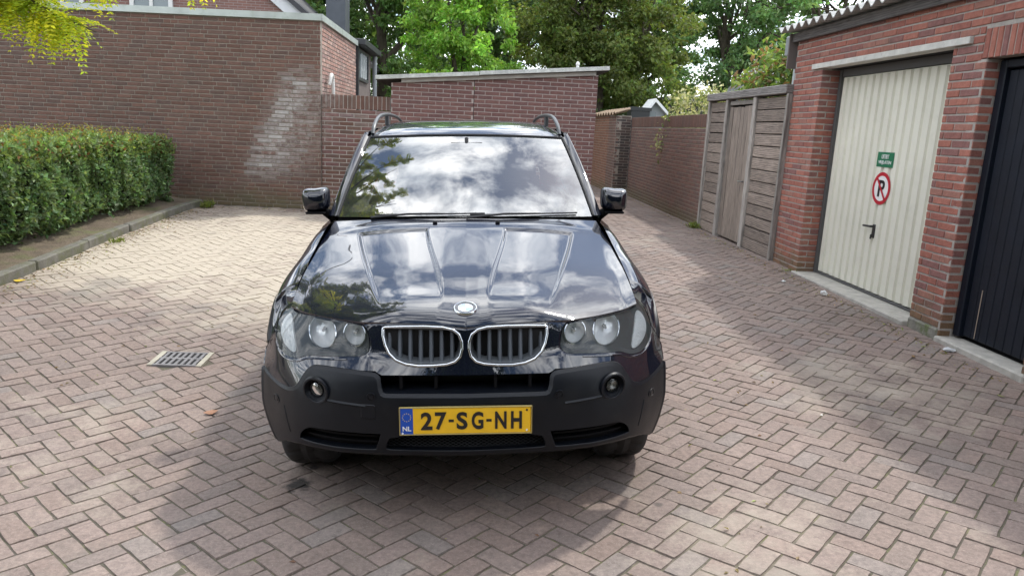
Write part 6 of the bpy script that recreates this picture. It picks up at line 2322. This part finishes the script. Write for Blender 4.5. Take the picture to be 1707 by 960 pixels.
    # door mirrors
    for s in (1, -1):
        sec = [(-.035, .80, 1.180, .050, .040), (-.055, .81, 1.180, .062, .055), (0, 0, 0, 0, 0)]
        m = MB(); rings = []
        seg = 28
        def sup(w, a, b, p=4.6):
            c_, s_ = math.cos(w), math.sin(w)
            return a * math.copysign(abs(c_) ** (2 / p), c_), b * math.copysign(abs(s_) ** (2 / p), s_)
        for (y, a, b, cx, cz) in ((1.565, .074, .066, .862, 1.180), (1.54, .077, .069, .862, 1.180), (1.50, .075, .067, .861, 1.181), (1.465, .066, .058, .859, 1.182), (1.445, .050, .042, .857, 1.183), (1.438, .025, .02, .856, 1.183), (1.436, .001, .001, .856, 1.183)):
            r_ = []
            for k in range(seg):
                w = 2 * math.pi * k / seg
                dx, dz = sup(w, a, b)
                dx *= (1.0 + .06 * (dz / .07)) if dx > 0 else 1.0
                r_.append((s * (cx + dx), y - .10 * dx * -1 * .3, cz + dz - (.012 * (dx / .07) if dx < 0 else 0)))
            rings.append(r_)
        f = [(i * seg + k, i * seg + (k + 1) % seg, (i + 1) * seg + (k + 1) % seg, (i + 1) * seg + k) for i in range(len(rings) - 1) for k in range(seg)]
        mi = cbuild(MB().add(np.array(rings).reshape(-1, 3), f), 'side_mirror', M_PAINT, sharp=60)
        g = [(p[0], p[1] - .001, p[2]) for p in rings[0]]
        cbuild(MB().add(g, [tuple(range(seg))]), 'mirror_glass', mat('mirror_glass', (.75, .77, .78), .03, metal=1.0), mi)
        cbuild(MB().tube([(s * .765, 1.53, 1.085), (s * .80, 1.525, 1.105), (s * .835, 1.515, 1.130)], [.034, .026, .022], 12), 'mirror_arm', M_PLASTIC_DK, mi)
        cbuild(MB().box(s * .86 - .055, s * .86 + .055, 1.455, 1.545, 1.106, 1.120, .008), 'mirror_base', M_PLASTIC_DK, mi)


build_cabin()


def build_wheels():
    R = .345; hw = .118
    prof = [(.225, -hw * .86), (.25, -hw * .98), (.29, -hw * 1.02), (.322, -hw * .97), (.336, -hw * .86), (.343, -hw * .70), (R, -hw * .5), (R, -hw * .27), (R, -hw * .22), (R, 0.0)]
    half = prof[:-1]; full = prof + [(r_, -x) for r_, x in half[::-1]]
    seg = 144
    for (y, x) in ((AX[0][0], .762), (AX[1][0], .762)):
        for s in (1, -1):
            v = []; f = []
            # the tyre stands on the paving, which dips towards the gully
            AZ = (float(gz(.042 + s * x, 2.786 + y)) - s * x * math.sin(math.radians(2.5))) / math.cos(math.radians(2.5)) + R - .004
            for i, (r_, xx) in enumerate(full):
                for k in range(seg):
                    w = 2 * math.pi * k / seg
                    rr_ = r_
                    ax = abs(xx) / hw
                    if r_ >= .336:
                        if ax > .24 and (k % 6) in (0,): rr_ -= .007
                        if abs(ax - .245) < .04: rr_ -= .007
                    v.append((s * x + xx, y + rr_ * math.cos(w + ax * .12), AZ + rr_ * math.sin(w + ax * .12)))
            for i in range(len(full) - 1):
                for k in range(seg): f.append((i * seg + k, i * seg + (k + 1) % seg, (i + 1) * seg + (k + 1) % seg, (i + 1) * seg + k)[::-1])
            wh = empty('wheel', (0, 0, 0)); wh.parent = CAR
            cbuild(MB().add(v, f), 'tyre', M_RUBBER, wh, sharp=30)
            rim = mat('alloy', (.45, .46, .47), .3, metal=.9)
            v = []; f = []; pr = [(.232, .85), (.222, .93), (.212, .80), (.205, .2), (.05, .1), (.001, .1)]
            sg = 48
            for (r_, q) in pr:
                for k in range(sg):
                    w = 2 * math.pi * k / sg; v.append((s * (x + hw * q), y + r_ * math.cos(w), AZ + r_ * math.sin(w)))
            for i in range(len(pr) - 1):
                for k in range(sg): f.append((i * sg + k, i * sg + (k + 1) % sg, (i + 1) * sg + (k + 1) % sg, (i + 1) * sg + k))
            cbuild(MB().add(v, f), 'rim', rim, wh)
            for q in range(5):
                w = 2 * math.pi * q / 5 + .3
                m = MB(); c_, s_ = math.cos(w), math.sin(w); vv = []
                for (r_, hwid) in ((.03, .026), (.215, .034)):
                    for t in (-hwid, hwid):
                        for dx in (.45, .78): vv.append((s * (x + hw * dx), y + r_ * c_ - t * s_, AZ + r_ * s_ + t * c_))
                m.add(vv, [(0, 1, 3, 2), (4, 6, 7, 5), (0, 4, 5, 1), (2, 3, 7, 6), (1, 5, 7, 3), (0, 2, 6, 4)]); m.fix = True
                cbuild(m, 'spoke', rim, wh)
            cbuild(MB().tube([(s * (x + hw * .3), y, AZ), (s * (x + hw * .86), y, AZ)], [.05, .034], 20), 'hub_cap', rim, wh)


build_wheels()
